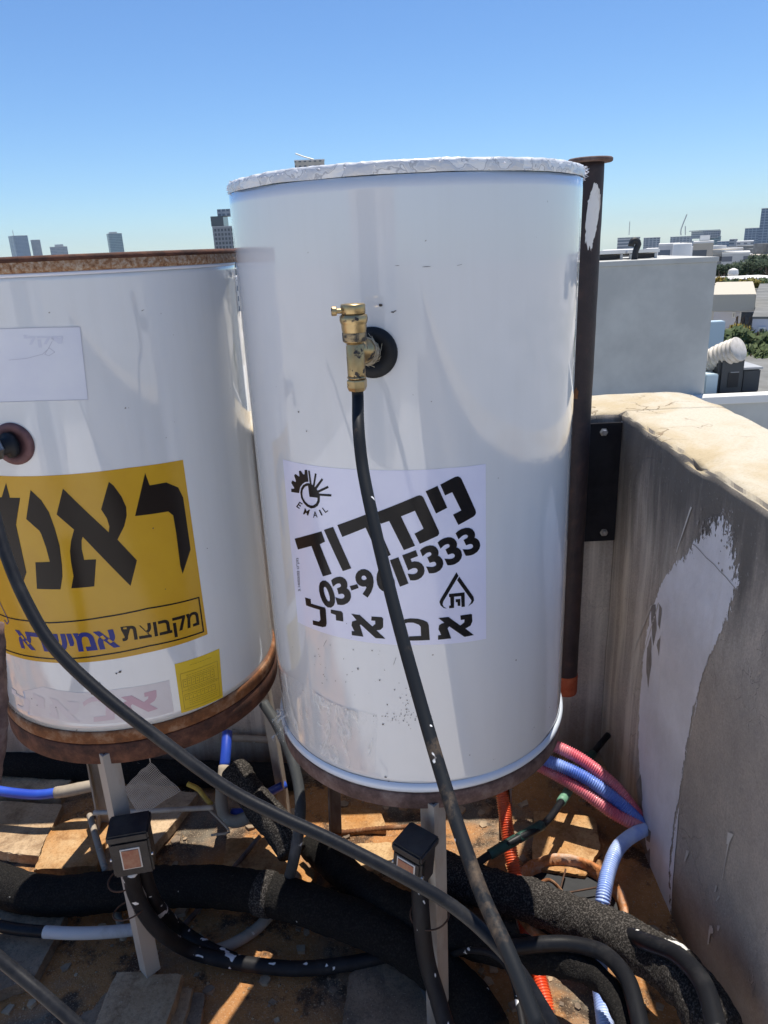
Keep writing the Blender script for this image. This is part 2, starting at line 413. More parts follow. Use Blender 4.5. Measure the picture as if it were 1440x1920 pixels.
def patch_mat():
    m, t, b, o = newmat('grey_white_wall_paint'); v = coords(t)
    c = mix(t, ramp(t, noise(t, 5, v), [(.4, 0.0), (.6, 1.0)]), (.80, .79, .83), (.68, .665, .69))
    c = mix(t, ramp(t, noise(t, 1.0, coords(t, (14, 14, 1.2)), 5), [(.52, 0.0), (.75, .35)]), c, (.55, .50, .45))
    setc(t, b, c); b.inputs['Roughness'].default_value = .75
    bump(t, b, noise(t, 110, v, 8, .7), .3, .003)
    at = N(t, 'ShaderNodeAttribute'); at.attribute_name = 'edge'                   # flaking: bare plaster shows through towards the rim
    k = math_(t, 'SUBTRACT', at.outputs['Fac'], math_(t, 'MULTIPLY', ramp(t, noise(t, 95, coords(t, (1, 1, .45)), 6, .7), [(.35, 0.0), (.70, 1.0)]), .9))
    tr = N(t, 'ShaderNodeBsdfTransparent'); mx = N(t, 'ShaderNodeMixShader')
    t.links.new(ramp(t, k, [(.0, 0.0), (.06, 1.0)]), mx.inputs[0]); t.links.new(tr.outputs[0], mx.inputs[1]); t.links.new(b.outputs[0], mx.inputs[2]); t.links.new(mx.outputs[0], o.inputs[0])
    return m
M['paint_patch'] = patch_mat()
M['drip'] = pbr('pale_paint_drips', (.62, .59, .55), (.5, .47, .43), 30, .8)
M['scrape'] = pbr('exposed_grey_render', (.22, .20, .185), (.3, .27, .25), 30, .9)

# ------------------------------------------------------------------ roof floor and city ground (setting)
def grid_bm(x0, x1, y0, y1, nx, ny, zf):
    bm = bmesh.new(); vs = [[bm.verts.new((x0 + (x1 - x0) * i / nx, y0 + (y1 - y0) * j / ny, 0)) for j in range(ny + 1)] for i in range(nx + 1)]
    for row in vs:
        for v in row: v.co.z = zf(v.co.x, v.co.y)
    for i in range(nx):
        for j in range(ny): bm.faces.new((vs[i][j], vs[i + 1][j], vs[i + 1][j + 1], vs[i][j + 1]))
    return bm
def floor_z(x, y):
    return 0.010 * mnoise.noise(Vector((x * 4, y * 4, 0))) + 0.005 * mnoise.noise(Vector((x * 17, y * 17, 3)))
fl = obj('roof_floor', grid_bm(-4.0, .70, -5.0, 1.95, 190, 280, floor_z), M['floor'], None, True); tag(fl, kind='structure')
GZ = -13.0
WX0, WX1, WY0, WY1, WTOP = .600, .862, 1.79, 2.03, 1.015      # parapet faces
m, t, b, o = newmat('city_ground')
setc(t, b, mix(t, ramp(t, noise(t, .03, None, 8), [(.4, 0.0), (.6, 1.0)]), (.42, .40, .37), (.30, .29, .25)))
b.inputs['Roughness'].default_value = .95; M['ground'] = m
tag(obj('building_below', box((-4.0, -5.0, GZ + .01), (WX1 - .02, WY1 - .02, -.31)), pbr('building_render', (.68, .66, .62), (.6, .58, .54), 1, .9)), kind='structure')
def ground_z(d): return GZ - .0155 * max(0.0, d - 90)          # the land falls gently towards the coast
bm = bmesh.new(); rings = []
for d in (0.01, 45, 90, 180, 350, 700, 1400, 2800, 5000):
    rings.append([bm.verts.new((d * math.cos(2 * math.pi * i / 64), d * math.sin(2 * math.pi * i / 64), ground_z(d))) for i in range(64)])
for a, b_ in zip(rings[:-1], rings[1:]):
    for i in range(64): bm.faces.new((a[i], a[(i + 1) % 64], b_[(i + 1) % 64], b_[i]))
tag(obj('ground', bm, M['ground']), kind='structure')

# ------------------------------------------------------------------ parapet wall: right arm and far arm in one L
def nz(p, f, s=0): return mnoise.noise(Vector((p[0] * f + s, p[1] * f, p[2] * f)))
def rough_slab(bm, lo, hi, step, open_lo=(0, 0, 0)):
    """box as a fine grid with worn arrises and uneven faces"""
    n = [max(1, int(round((hi[i] - lo[i]) / step))) for i in range(3)]
    cache = {}
    def vert(i, j, k):
        key = (i, j, k)
        if key not in cache:
            p = [lo[0] + (hi[0] - lo[0]) * i / n[0], lo[1] + (hi[1] - lo[1]) * j / n[1], lo[2] + (hi[2] - lo[2]) * k / n[2]]
            cache[key] = bm.verts.new(p)
        return cache[key]
    for a in range(3):
        b_, c_ = [(1, 2), (2, 0), (0, 1)][a]
        for side in (0, n[a]):
            for p in range(n[b_]):
                for q in range(n[c_]):
                    f = []
                    for dp, dq in ((0, 0), (1, 0), (1, 1), (0, 1)):
                        idx = [0, 0, 0]; idx[a] = side; idx[b_] = p + dp; idx[c_] = q + dq
                        f.append(vert(*idx))
                    bm.faces.new(f if side else f[::-1])
def wall_shape(p):
    x, y, z = p
    din = max(0.0, WTOP - z)
    # worn arris: round both top edges irregularly
    inner = (WX0 - x) if y < WY0 else None
    w1 = .007 + .008 * max(0, nz(p, 6)) + .006 * nz(p, 17, 5)
    q = Vector(p)
    q.x += .004 * nz(p, 5, 1) + .0006 * nz(p, 30, 2); q.y += .004 * nz(p, 5, 8)
    q.z += (.004 * nz(p, 5, 4) + .0015 * nz(p, 30, 6)) * max(0.0, 1 - din / .1)
    return q, w1
parapet = thing('parapet_wall', 'stained rendered parapet with cream worn coping and grey paint patch along the roof edge', 'wall', loc=(WX0, WY0, 0))
bm = bmesh.new(); rough_slab(bm, (WX0, -5.0, -.3), (WX1, .30, WTOP), .06)
rough_slab(bm, (WX0, .30, -.3), (WX1, WY0 - .0005, WTOP), .0105)
rough_slab(bm, (-4.0, WY0, -.3), (WX1, WY1, WTOP), .018)
for v in bm.verts:
    p = v.co.copy(); q, w1 = wall_shape(p)
    din = WTOP - p.z
    right = p.y < WY0 - .001
    ex = [(abs(p.x - WX0), 1, 0)] if right or p.x < WX0 + .02 and False else []
    if not right and p.x < WX0 + .001: ex.append((abs(p.y - WY0), 0, 1))
    ex.append((abs(p.x - WX1), -1, 0))
    if not right: ex.append((abs(p.y - WY1), 0, -1))
    dd = min(ex)
    if din < 1e-4:                                   # on the coping: sink towards the nearest arris
        q.z -= w1 * max(0, 1 - dd[0] / .03) ** 2
        if dd[0] < 1e-3: q.x += dd[1] * w1 * .6; q.y += dd[2] * w1 * .6
    elif din < .03 and dd[0] < 1e-3:                 # on a face: lean back towards the arris
        k_ = w1 * max(0, 1 - din / .03) ** 2; q.x += dd[1] * k_ * .6; q.y += dd[2] * k_ * .6
    c = PZ(1295, 862, WTOP)                          # a broken chip in the inner arris
    r2 = math.hypot(p.y - c.y, (p.x - WX0) * 1.6)
    if right and din < .012 and r2 < .085:
        k_ = (1 - r2 / .085) * (1 + .9 * nz(p, 24)); q.z -= .017 * k_; q.x += .010 * k_ * (p.x - WX0 < .004)
    # rounded outer corner
    if p.x > WX1 - .09 and p.y > WY1 - .09:
        dx, dy = p.x - (WX1 - .09), p.y - (WY1 - .09); L = math.hypot(dx, dy)
        mx_ = max(dx, dy)
        if L > 1e-6: q.x += dx / L * mx_ - dx; q.y += dy / L * mx_ - dy
    v.co = q
obj('masonry', bm, M['wall'], parapet, True)
# painted patch on the inner face (x = WX0): outline in (y, z)
def wall_poly(px_pts, off, jag=.004, sub=6):
    pts = []
    n = len(px_pts)
    raw = []
    for p in px_pts:
        r = ray(*p); q = E0 + r * (WX0 / r.x); raw.append(Vector((q.y, q.z)))
    for i in range(n):
        a, b_ = raw[i], raw[(i + 1) % n]
        k_ = max(1, int((b_ - a).length / .012))
        for k in range(k_):
            p = a.lerp(b_, k / k_); h = mnoise.noise(Vector((p.x * 60, p.y * 60, 1))) * jag; g = mnoise.noise(Vector((p.x * 60, p.y * 60, 9))) * jag
            pts.append((p.x + h, p.y + g))
    return pts
def wall_patch(name, polys, m, off, parent, edge_band=False):
    bm = bmesh.new()
    for pl in polys:
        f = bm.faces.new([bm.verts.new((0, y, z)) for y, z in pl])
    bmesh.ops.triangulate(bm, faces=bm.faces[:])
    lo = min(v.co.y for v in bm.verts); hi = max(v.co.y for v in bm.verts)
    for axis, a0, a1 in ((1, lo, hi), (2, min(v.co.z for v in bm.verts), max(v.co.z for v in bm.verts))):
        k = a0 + .0105
        while k < a1:
            co = [0, 0, 0]; co[axis] = k; no = [0, 0, 0]; no[axis] = 1
            bmesh.ops.bisect_plane(bm, geom=bm.verts[:] + bm.edges[:] + bm.faces[:], plane_co=co, plane_no=no); k += .0105
    edges = []
    for v in bm.verts:
        if edge_band:
            dmin = 9.0; p = Vector((v.co.y, v.co.z))
            for a, b_ in zip(polys[0], polys[0][1:] + polys[0][:1]):
                a, b_ = Vector(a), Vector(b_); ab = b_ - a; tt = max(0, min(1, (p - a).dot(ab) / max(ab.dot(ab), 1e-9))); dmin = min(dmin, (p - a - ab * tt).length)
            edges.append(min(1.0, dmin / (.010 + .045 * max(0, min(1, (p.y - .74) / .12)))) + .02)
        q, _ = wall_shape((WX0, v.co.y, v.co.z)); v.co = Vector((q.x - off, v.co.y, v.co.z))
    o_ = obj(name, bm, m, parent, False)
    if edge_band:
        at = o_.data.attributes.new('edge', 'FLOAT', 'POINT'); at.data.foreach_set('value', edges)
    return o_
patch_px = [(1378, 962), (1371, 950), (1362, 958), (1352, 946), (1344, 962), (1334, 960), (1326, 976), (1318, 978), (1300, 1005), (1290, 1020), (1265, 1050), (1240, 1090), (1218, 1150), (1205, 1230), (1200, 1300), (1198, 1400), (1205, 1500), (1212, 1580), (1225, 1660), (1240, 1740), (1252, 1785),
            (1256, 1770), (1258, 1700), (1258, 1620), (1265, 1540), (1278, 1480), (1290, 1400), (1302, 1330), (1320, 1270), (1350, 1205), (1378, 1140), (1392, 1110), (1388, 1060), (1380, 1000)]
wall_patch('paint_patch', [wall_poly(patch_px, 0, .0025)], M['paint_patch'], .0016, parapet, True)
drips = []
for (a, b_, wd) in (((1222, 1135), (1190, 1220), 1.2), ((1236, 1130), (1200, 1250), 1.0), ((1168, 790), (1160, 850), 1), ((1300, 950), (1270, 1035), 1.5), ((1370, 1570), (1355, 1650), 1.2), ((1350, 1680), (1345, 1690), 2),
                    ((1372, 1562), (1366, 1582), 6), ((1292, 1595), (1286, 1615), 3), ((1335, 1735), (1330, 1770), 3), ((1350, 1735), (1348, 1745), 3), ((1345, 1660), (1342, 1672), 2), ((1335, 1740), (1338, 1750), 4)):
    d = Vector((b_[0] - a[0], b_[1] - a[1])); nn_ = Vector((-d.y, d.x)).normalized()
    drips.append(wall_poly([(a[0] + nn_.x * wd, a[1] + nn_.y * wd), (b_[0] + nn_.x * wd * .4, b_[1] + nn_.y * wd * .4), (b_[0] - nn_.x * wd * .4, b_[1] - nn_.y * wd * .4), (a[0] - nn_.x * wd, a[1] - nn_.y * wd)], 0, .0015))
wall_patch('paint_drips', drips, M['drip'], .0024, parapet)
scr = []
for pl in ([(1222, 1135), (1230, 1132), (1232, 1180), (1225, 1210), (1222, 1160)], [(1238, 1132), (1242, 1140), (1238, 1180), (1234, 1170)], [(1214, 1215), (1222, 1190), (1222, 1240), (1216, 1290), (1213, 1260)], [(1232, 1210), (1240, 1190), (1236, 1230)],
           [(1216, 1550), (1224, 1560), (1222, 1580), (1215, 1575)], [(1212, 1600), (1222, 1590), (1220, 1650), (1212, 1640)], [(1196, 1470), (1205, 1450), (1208, 1500), (1200, 1520)], [(1412, 1860), (1420, 1842), (1415, 1875)]):
    scr.append(wall_poly(pl, 0, .004))
rn = random.Random(5)
for k in range(46):
    x = rn.gauss(1362, 11) if k < 30 else rn.gauss(1325, 8); y = rn.gauss(1010, 24) if k < 30 else rn.gauss(975, 14); a = rn.uniform(1, 2.4); h_ = rn.uniform(1.5, 5)
    scr.append([(q.y, q.z) for q in [E0 + ray(px_, py_) * (WX0 / ray(px_, py_).x) for px_, py_ in ((x - a, y), (x, y - h_), (x + a, y), (x, y + h_))]])
ck = [(1294, 1016), (1305, 1022), (1316, 1034), (1326, 1046), (1340, 1058), (1350, 1070), (1362, 1082), (1370, 1092), (1382, 1106)]
for a, b_ in zip(ck[:-1], ck[1:]):
    scr.append([(q.y, q.z) for q in [E0 + ray(px_, py_) * (WX0 / ray(px_, py_).x) for px_, py_ in ((a[0], a[1] - .8), (b_[0], b_[1] - .8), (b_[0], b_[1] + .8), (a[0], a[1] + .8))]])
wall_patch('scraped_spots', scr, M['scrape'], .0024, parapet)

# ------------------------------------------------------------------ water heaters
class Tank:
    def __init__(s, cx, cy, R, z0, z1, seed): s.cx, s.cy, s.R, s.z0, s.z1, s.seed = cx, cy, R, z0, z1, seed
    dents = ()
    def disp(s, th, z):
        e = 0.0
        for u0, z0, u1, z1, wd, dp in s.dents:
            t_ = max(0.0, min(1.0, (z - z0) / (z1 - z0))); du = th * s.R - (u0 + (u1 - u0) * t_)
            ez = 0 if z0 <= z <= z1 else min(abs(z - z0), abs(z - z1))
            e -= dp * math.exp(-(du / wd) ** 2 - (ez / .03) ** 2) * (.4 + .6 * (1 - t_))
        return e + .0016 * mnoise.noise(Vector((math.cos(th) * 1.6 + s.seed, math.sin(th) * 1.6, z * 1.3))) + .0004 * mnoise.noise(Vector((math.cos(th) * 5 + s.seed, math.sin(th) * 5, z * 1.1)))
    def at(s, u, z, off=0.0):                       # u: arc length from the side facing -Y, to the right
        th = u / s.R; r = s.R + s.disp(th, z) + off
        return Vector((s.cx + r * math.sin(th), s.cy - r * math.cos(th), z))
    def uv(s, px, py):
        r = ray(px, py); a = r.x ** 2 + r.y ** 2; b_ = -(r.x * s.cx + r.y * s.cy); c = s.cx ** 2 + s.cy ** 2 - s.R ** 2
        k = b_ * b_ - a * c
        tt = (-b_ - math.sqrt(k)) / a if k > 0 else -b_ / a
        p = E0 + r * tt
        return (math.atan2(p.x - s.cx, s.cy - p.y) * s.R, p.z)
    def body(s, nz_=60, seg=256):
        bm = bmesh.new(); rows = []
        for k in range(nz_ + 1):
            z = s.z0 + (s.z1 - s.z0) * k / nz_
            rows.append([bm.verts.new(s.at((2 * math.pi * i / seg - math.pi) * s.R, z)) for i in range(seg)])
        for a, b_ in zip(rows[:-1], rows[1:]):
            for i in range(seg):
                j = (i + 1) % seg; bm.faces.new((a[i], a[j], b_[j], b_[i]))
        bm.faces.new(rows[0][::-1]); bm.faces.new(rows[-1])
        return bm
def decal(name, polys, tank, off, m, parent, step=.006, tri=True):
    """flat print bent round the tank: polys in (u, z)"""
    bm = bmesh.new()
    for pl in polys:
        try: bm.faces.new([bm.verts.new((u, v, 0)) for u, v in pl])
        except ValueError: pass
    bmesh.ops.triangulate(bm, faces=bm.faces[:])
    a0 = min(v.co.x for v in bm.verts); a1 = max(v.co.x for v in bm.verts)
    b0 = min(v.co.y for v in bm.verts); b1 = max(v.co.y for v in bm.verts)
    for ax, lo, hi, st in ((0, a0, a1, step), (1, b0, b1, step * 3)):
        k = math.floor(lo / st) * st + st
        while k < hi:
            co = [0, 0, 0]; no = [0, 0, 0]; co[ax] = k; no[ax] = 1
            bmesh.ops.bisect_plane(bm, geom=bm.verts[:] + bm.edges[:] + bm.faces[:], plane_co=co, plane_no=no); k += st
    for v in bm.verts: v.co = tank.at(v.co.x, v.co.y, off)
    bm.normal_update()
    me_o = obj(name, bm, m, parent, True)
    me = me_o.data
    # outward normals
    c = Vector((tank.cx, tank.cy, 0)); s_ = 0
    for p in me.polygons:
        d = p.center - c; d.z = 0; s_ += d.dot(p.normal) * p.area
    if s_ < 0: me.flip_normals()
    return me_o
def px_poly(tank, pts, org=(0, 0), s=1.0): return [tank.uv(org[0] + x * s, org[1] + y * s) for x, y in pts]
def strip(tank_pts, w_):
    """polyline of (u,z) to a list of quads of width w_"""
    out = []
    for a, b_ in zip(tank_pts[:-1], tank_pts[1:]):
        a, b_ = Vector(a), Vector(b_); d = (b_ - a)
        if d.length < 1e-7: continue
        d.normalize(); n = Vector((-d.y, d.x)) * w_ / 2; e = d * w_ * .25
        out.append([tuple(a - n - e), tuple(b_ - n + e), tuple(b_ + n + e), tuple(a + n - e)])
    return out
def glyphs(body, bold=0.0):
    """outline triangles of a text, normalised to a 0..1 box; returns polys, aspect"""
    c = bpy.data.curves.new('lettering_source', 'FONT'); c.body = body; c.size = 1; c.offset = bold; c.resolution_u = 4
    o = bpy.data.objects.new('lettering_source', c); COL.objects.link(o)
    dg = bpy.context.evaluated_depsgraph_get(); me = bpy.data.meshes.new_from_object(o.evaluated_get(dg))
    xs = [v.co.x for v in me.vertices]; ys = [v.co.y for v in me.vertices]
    x0, x1, y0, y1 = min(xs), max(xs), min(ys), max(ys)
    pl = [[((me.vertices[i].co.x - x0) / (x1 - x0), (me.vertices[i].co.y - y0) / (y1 - y0)) for i in p.vertices] for p in me.polygons]
    bpy.data.objects.remove(o); bpy.data.meshes.remove(me); bpy.data.curves.remove(c)
    return pl, (x1 - x0) / (y1 - y0)
def place(pl, O, U, V):
    O, U, V = Vector(O), Vector(U), Vector(V)
    return [[tuple(O + U * x + V * y) for x, y in p] for p in pl]
def place_px(tank, pl, bl, br, tl):
    a, b_, c = (Vector(tank.uv(*p)) for p in (bl, br, tl))
    return place(pl, a, b_ - a, c - a)

R = .27
TM = Tank(.055, 1.2517, R, .585, 1.504, 2.0)
_a, _b = TM.uv(772, 580), TM.uv(838, 880); TM.dents = ((_b[0], _b[1], _a[0], _a[1], .011, .0011),)
TL = Tank(-.519, 1.373, R, .636, 1.409, 9.0)

heater = thing('water_heater', 'tall clean white water heater with white tape round its top and a brass valve', 'water heater', 'water heaters on the roof', (TM.cx, TM.cy, TM.z0))
obj('body', TM.body(), M['enamel'], heater, True)
# tape band and lid
bm = bmesh.new(); rows = []
seg = 420
prof = [(.0002, .000), (.0008, .0025), (.0010, .008), (.0008, .012), (-.0004, .0148), (-.006, .016), (-.03, .018)]
for (dr, dz) in prof:
    row = []
    for i in range(seg):
        a = 2 * math.pi * i / seg
        p = Vector((math.cos(a), math.sin(a), dz * 3))
        q = mnoise.noise(p * 26) * .0007 + mnoise.noise(p * 70) * .0005
        zz = mnoise.noise(p * 40 + Vector((5, 0, 0))) * (.0013 if dz > .010 else .0002) + mnoise.noise(Vector((math.cos(a) * 3, math.sin(a) * 3, 0))) * .0012
        r = R + dr + (q if dz > .001 else 0)
        row.append(bm.verts.new((TM.cx + r * math.cos(a), TM.cy + r * math.sin(a), TM.z1 + .001 + dz + zz)))
    rows.append(row)
for a, b_ in zip(rows[:-1], rows[1:]):
    for i in range(seg): bm.faces.new((a[i], a[(i + 1) % seg], b_[(i + 1) % seg], b_[i]))
bm.faces.new(rows[-1])
tape = obj('sealing_tape', bm, M['cap'], heater, True)
# frayed threads along the tape
bm = bmesh.new()
for k in range(150):
    a = random.uniform(-2.95, .35) if k < 60 else (random.gauss(-.08, .10) if random.random() < .72 else random.gauss(-3.02, .12))
    z = TM.z1 + random.uniform(.010, .0155); r0 = R + .0012
    if k >= 60: z = TM.z1 + random.uniform(.001, .015)
    p = Vector((TM.cx + r0 * math.cos(a), TM.cy + r0 * math.sin(a), z))
    out = Vector((math.cos(a), math.sin(a), random.uniform(-.6, .5))).normalized(); tg = Vector((-math.sin(a), math.cos(a), 0)) * random.uniform(-1, 1)
    L = (random.uniform(.002, .008) if a > -1.5 else random.uniform(.0008, .003)) if k >= 60 else random.uniform(.001, .003)
    q = p + (out + tg * .7) * L; n = Vector((0, 0, 1)) * .0006 + tg * .0006
    vs = [bm.verts.new(x) for x in (p - n * 1.5, p + n * 1.5, q + n * .4, q - n * .4)]; bm.faces.new(vs)
frays = tag(obj('frayed_threads', bm, M['paper'], tape), kind='stuff')
# lower lip
lip = [(R + .0005, .010), (R + .003, .008), (R + .0055, .004), (R + .0055, -.002), (R + .002, -.007), (R - .004, -.010), (R - .02, -.010)]
obj('bottom_lip', lathe([(r, z) for r, z in lip], 192, Matrix.Translation((TM.cx, TM.cy, TM.z0)), cap=False), M['lip'], heater, True)

# --- the white sticker
S5 = ((500, 840), .30556)
def p5(pts): return px_poly(TM, pts, *S5)
cor = [TM.uv(531, 861), TM.uv(910, 869.5), TM.uv(911, 1197), TM.uv(559, 1166)]
top_mid = TM.uv(695, 881)
zt = (cor[0][1] + cor[1][1] + top_mid[1]) / 3; bm_mid = TM.uv(800, 1209)
zb = (cor[2][1] + cor[3][1] + bm_mid[1]) / 3
ul = (cor[0][0] + cor[3][0]) / 2; ur = (cor[1][0] + cor[2][0]) / 2
DBG = (cor, top_mid, bm_mid)
st = decal('sticker', [cor[:1] + [top_mid] + cor[1:3] + [bm_mid] + cor[3:]], TM, .0004, M['sticker'], heater)
c4 = ((700, 880), .152778); c2 = ((730, 1060), .131944); c1 = ((540, 1080), .138889); c3 = ((535, 860), .076389)
nim = [px_poly(TM, [(820, 185), (1000, 90), (1035, 82), (1062, 95), (1078, 115), (1250, 500), (1255, 530), (1245, 555), (1225, 575), (1040, 680), (975, 552), (1075, 500), (965, 278), (878, 318)], *c4),
       px_poly(TM, [(640, 265), (785, 200), (905, 468), (768, 540)], *c4),
       px_poly(TM, [(28, 530), (530, 325), (565, 315), (595, 322), (615, 345), (800, 750), (807, 785), (790, 812), (570, 912), (505, 787), (615, 725), (510, 505), (340, 575), (512, 935), (375, 990), (195, 632), (92, 667)], *c4),
       p5([(435, 472), (648, 392), (762, 656), (698, 684), (608, 488), (465, 545)]),
       p5([(353, 501), (409, 483), (520, 738), (468, 755)]),
       p5([(175, 555), (338, 510), (360, 573), (328, 590), (400, 772), (347, 787), (277, 600), (195, 622)])]
ALEF = [(693, 745), (838, 730), (1005, 850), (1060, 805), (1064, 765), (1012, 772), (1005, 708), (1150, 685), (1170, 692), (1175, 790), (1150, 850), (1078, 893), (1197, 985), (1065, 1012), (850, 865), (825, 890), (878, 1035), (690, 1055), (690, 995), (735, 985), (697, 905), (705, 850), (740, 825), (780, 812)]
MEM = [(140, 870), (190, 835), (260, 812), (340, 812), (420, 840), (445, 870), (450, 1000), (282, 1008), (282, 1068), (575, 1058), (560, 850), (540, 805), (480, 775), (400, 755), (300, 752), (230, 762), (180, 782), (120, 820)]
ALEF2 = [(855, 508), (970, 525), (1140, 680), (1180, 645), (1178, 603), (1125, 600), (1128, 545), (1265, 553), (1285, 575), (1285, 690), (1250, 725), (1195, 732), (1315, 845), (1185, 838), (985, 655), (970, 660), (1018, 818), (862, 798), (860, 742), (895, 745), (858, 665), (865, 615), (925, 595)]
YOD = [(580, 450), (720, 475), (740, 500), (748, 613), (650, 597), (647, 525), (580, 500)]
LAMED = [(235, 287), (310, 310), (315, 370), (500, 425), (512, 450), (525, 640), (515, 680), (470, 690), (340, 655), (338, 597), (420, 615), (440, 590), (430, 455), (250, 395)]
low = [px_poly(TM, ALEF, *c2), px_poly(TM, MEM, *c2), px_poly(TM, ALEF2, *c1), px_poly(TM, YOD, *c1), px_poly(TM, LAMED, *c1)]
logo = []
gear = [(160, 732), (215, 738), (235, 715), (160, 590), (185, 530), (265, 570), (275, 545), (230, 405), (265, 370), (340, 430), (360, 430), (345, 300), (390, 290), (450, 380), (485, 380), (488, 270), (548, 272), (580, 560), (500, 570), (430, 620), (375, 700), (350, 840), (160, 812)]
logo.append(px_poly(TM, gear, *c3))
ro = [(605, 600), (540, 595), (450, 640), (400, 720), (380, 830), (400, 960), (460, 1080), (540, 1170), (640, 1218), (730, 1205), (810, 1150), (855, 1050), (860, 900)]
ri = [(572, 655), (500, 680), (440, 765), (430, 860), (445, 950), (500, 1050), (575, 1120), (635, 1143), (690, 1143), (760, 1100), (795, 1030), (801, 985), (800, 955)]
for k in range(len(ro) - 1): logo.append(px_poly(TM, [ro[k], ro[k + 1], ri[k + 1], ri[k]], *c3))
logo.append(px_poly(TM, [(566, 640), (605, 606), (680, 640), (760, 720), (820, 800), (858, 900), (800, 955), (605, 930)], *c3))
for q in ([(570, 285), (612, 292), (660, 645), (612, 618)], [(738, 350), (780, 372), (726, 695), (688, 650)], [(905, 475), (940, 515), (778, 745), (733, 700)], [(1050, 660), (1075, 712), (827, 832), (793, 785)], [(1140, 870), (1138, 925), (850, 905), (838, 850)]): logo.append(px_poly(TM, q, *c3))
for ch, (x, y), ang, h, w_ in (('E', (358, 1140), 34, 150, 95), ('M', (530, 1305), 16, 150, 130), ('A', (742, 1365), -4, 150, 110), ('I', (878, 1320), -26, 150, 34), ('L', (985, 1245), -36, 150, 85)):
    pl, _ = glyphs(ch, .012); A = rad(ang)
    ux = Vector((math.cos(A), math.sin(A))) * w_; vy = Vector((math.sin(A), -math.cos(A))) * h
    o_ = Vector((x, y)) - ux / 2 - vy / 2
    f_ = lambda q: (c3[0][0] + q.x * c3[1], c3[0][1] + q.y * c3[1])
    logo += place_px(TM, pl, f_(o_), f_(o_ + ux), f_(o_ + vy))
flame = [px_poly(TM, q, *c2) for q in ([(950, 92), (980, 145), (765, 510), (755, 550), (772, 585), (815, 612), (770, 603), (725, 565), (710, 515), (730, 470)], [(990, 155), (1190, 440), (1200, 490), (1180, 530), (1115, 578), (1155, 520), (1160, 490), (958, 205)],
         [(845, 402), (1065, 378), (1070, 582), (1022, 588), (1015, 432), (918, 442), (918, 600), (847, 608), (847, 572), (868, 565), (862, 452), (845, 445)], [(940, 478), (1005, 470), (1008, 572), (968, 572), (965, 520), (940, 520)])]
num = [px_poly(TM, [(835, 135), (935, 108), (955, 160), (858, 195)], *c1)]
for ch, x, y, h, w_, ang in (('0', 613.8, 1113.5, 53, 24, 17), ('3', 641, 1107, 53.5, 27, 15.5), ('9', 686, 1093, 54, 30, 17), ('6', 721, 1083, 54, 30, 18), ('1', 748.5, 1072, 53, 17, 21), ('5', 776, 1060.5, 53, 30, 22), ('3', 810.5, 1047, 53, 30, 23), ('3', 844.5, 1031.5, 53, 31, 25), ('3', 878, 1013.5, 53, 31, 26)):
    pl, _ = glyphs(ch, .042); A = rad(-ang); w_ *= 1.0 if ch == '1' else 1.10
    ux = Vector((math.cos(A), math.sin(A))) * w_; vy = Vector((math.sin(A), -math.cos(A))) * h
    if ch == '0': ux = ux * 1.0
    o_ = Vector((x, y)) - ux / 2 - vy / 2
    num += place_px(TM, pl, o_, o_ + ux, o_ + vy)
tiny, _ = glyphs('3.14/03/02 ט"קמ')
num += place_px(TM, tiny, (566, 1108), (562, 1046), (560, 1108))
decal('bold_word', nim, TM, .0008, M['ink'], st); decal('phone_number', num, TM, .0009, M['ink'], st)
decal('lower_word', low, TM, .0008, M['ink'], st); decal('gear_logo', logo, TM, .0008, M['ink'], st); decal('flame_logo', flame, TM, .0008, M['ink'], st)
# specks and scuffs on the enamel
spk = []
def blob(tank, px, py, w_, h_, ang=0, n=9):
    u, z = tank.uv(px, py); k = .0007; A = rad(ang)
    out = []
    for i in range(n):
        a = 2 * math.pi * i / n; r = random.uniform(.6, 1.15); x = math.cos(a) * w_ * r; y = math.sin(a) * h_ * r
        out.append((u + k * (x * math.cos(A) - y * math.sin(A)), z + k * (x * math.sin(A) + y * math.cos(A))))
    return out
for a in ((714, 572, 5, 2.2), (737, 585, 4, 1.4), (741, 583, 3, 1), (561, 772, 2, 2), (576, 808, 1.5, 1.5), (652, 1331, 2.5, 2.5), (671, 1254, 1.5, 4, 20), (712, 1275, 2, 2), (718, 1358, 2, 2), (740, 1293, 2, 1.5), (723, 1457, 4, 2), (729, 1465, 3, 1.5), (795, 1303, 3, 1.5), (798, 1321, 2, 3)): spk.append(blob(TM, *a))
for k in range(110):
    x, y = random.gauss(755, 30), random.gauss(1348, 5) - random.random() * 3
    if random.random() < .4: x, y = random.gauss(765, 9), random.gauss(1320, 18)
    if random.random() < .3: x, y = random.gauss(650, 45), random.gauss(1250, 35)
    spk.append(blob(TM, x, y, random.uniform(.5, 1.9), random.uniform(.5, 1.6)))
for a in ((800, 500, 8, .5), (745, 498, 6, .4), (860, 497, 6, .4, 10), (740, 1240, 12, .4, 70), (610, 1205, 14, .4, 60)): spk.append(blob(TM, *a))
tag(decal('dirt_specks', spk, TM, .0011, M['dirt'], heater), kind='stuff')
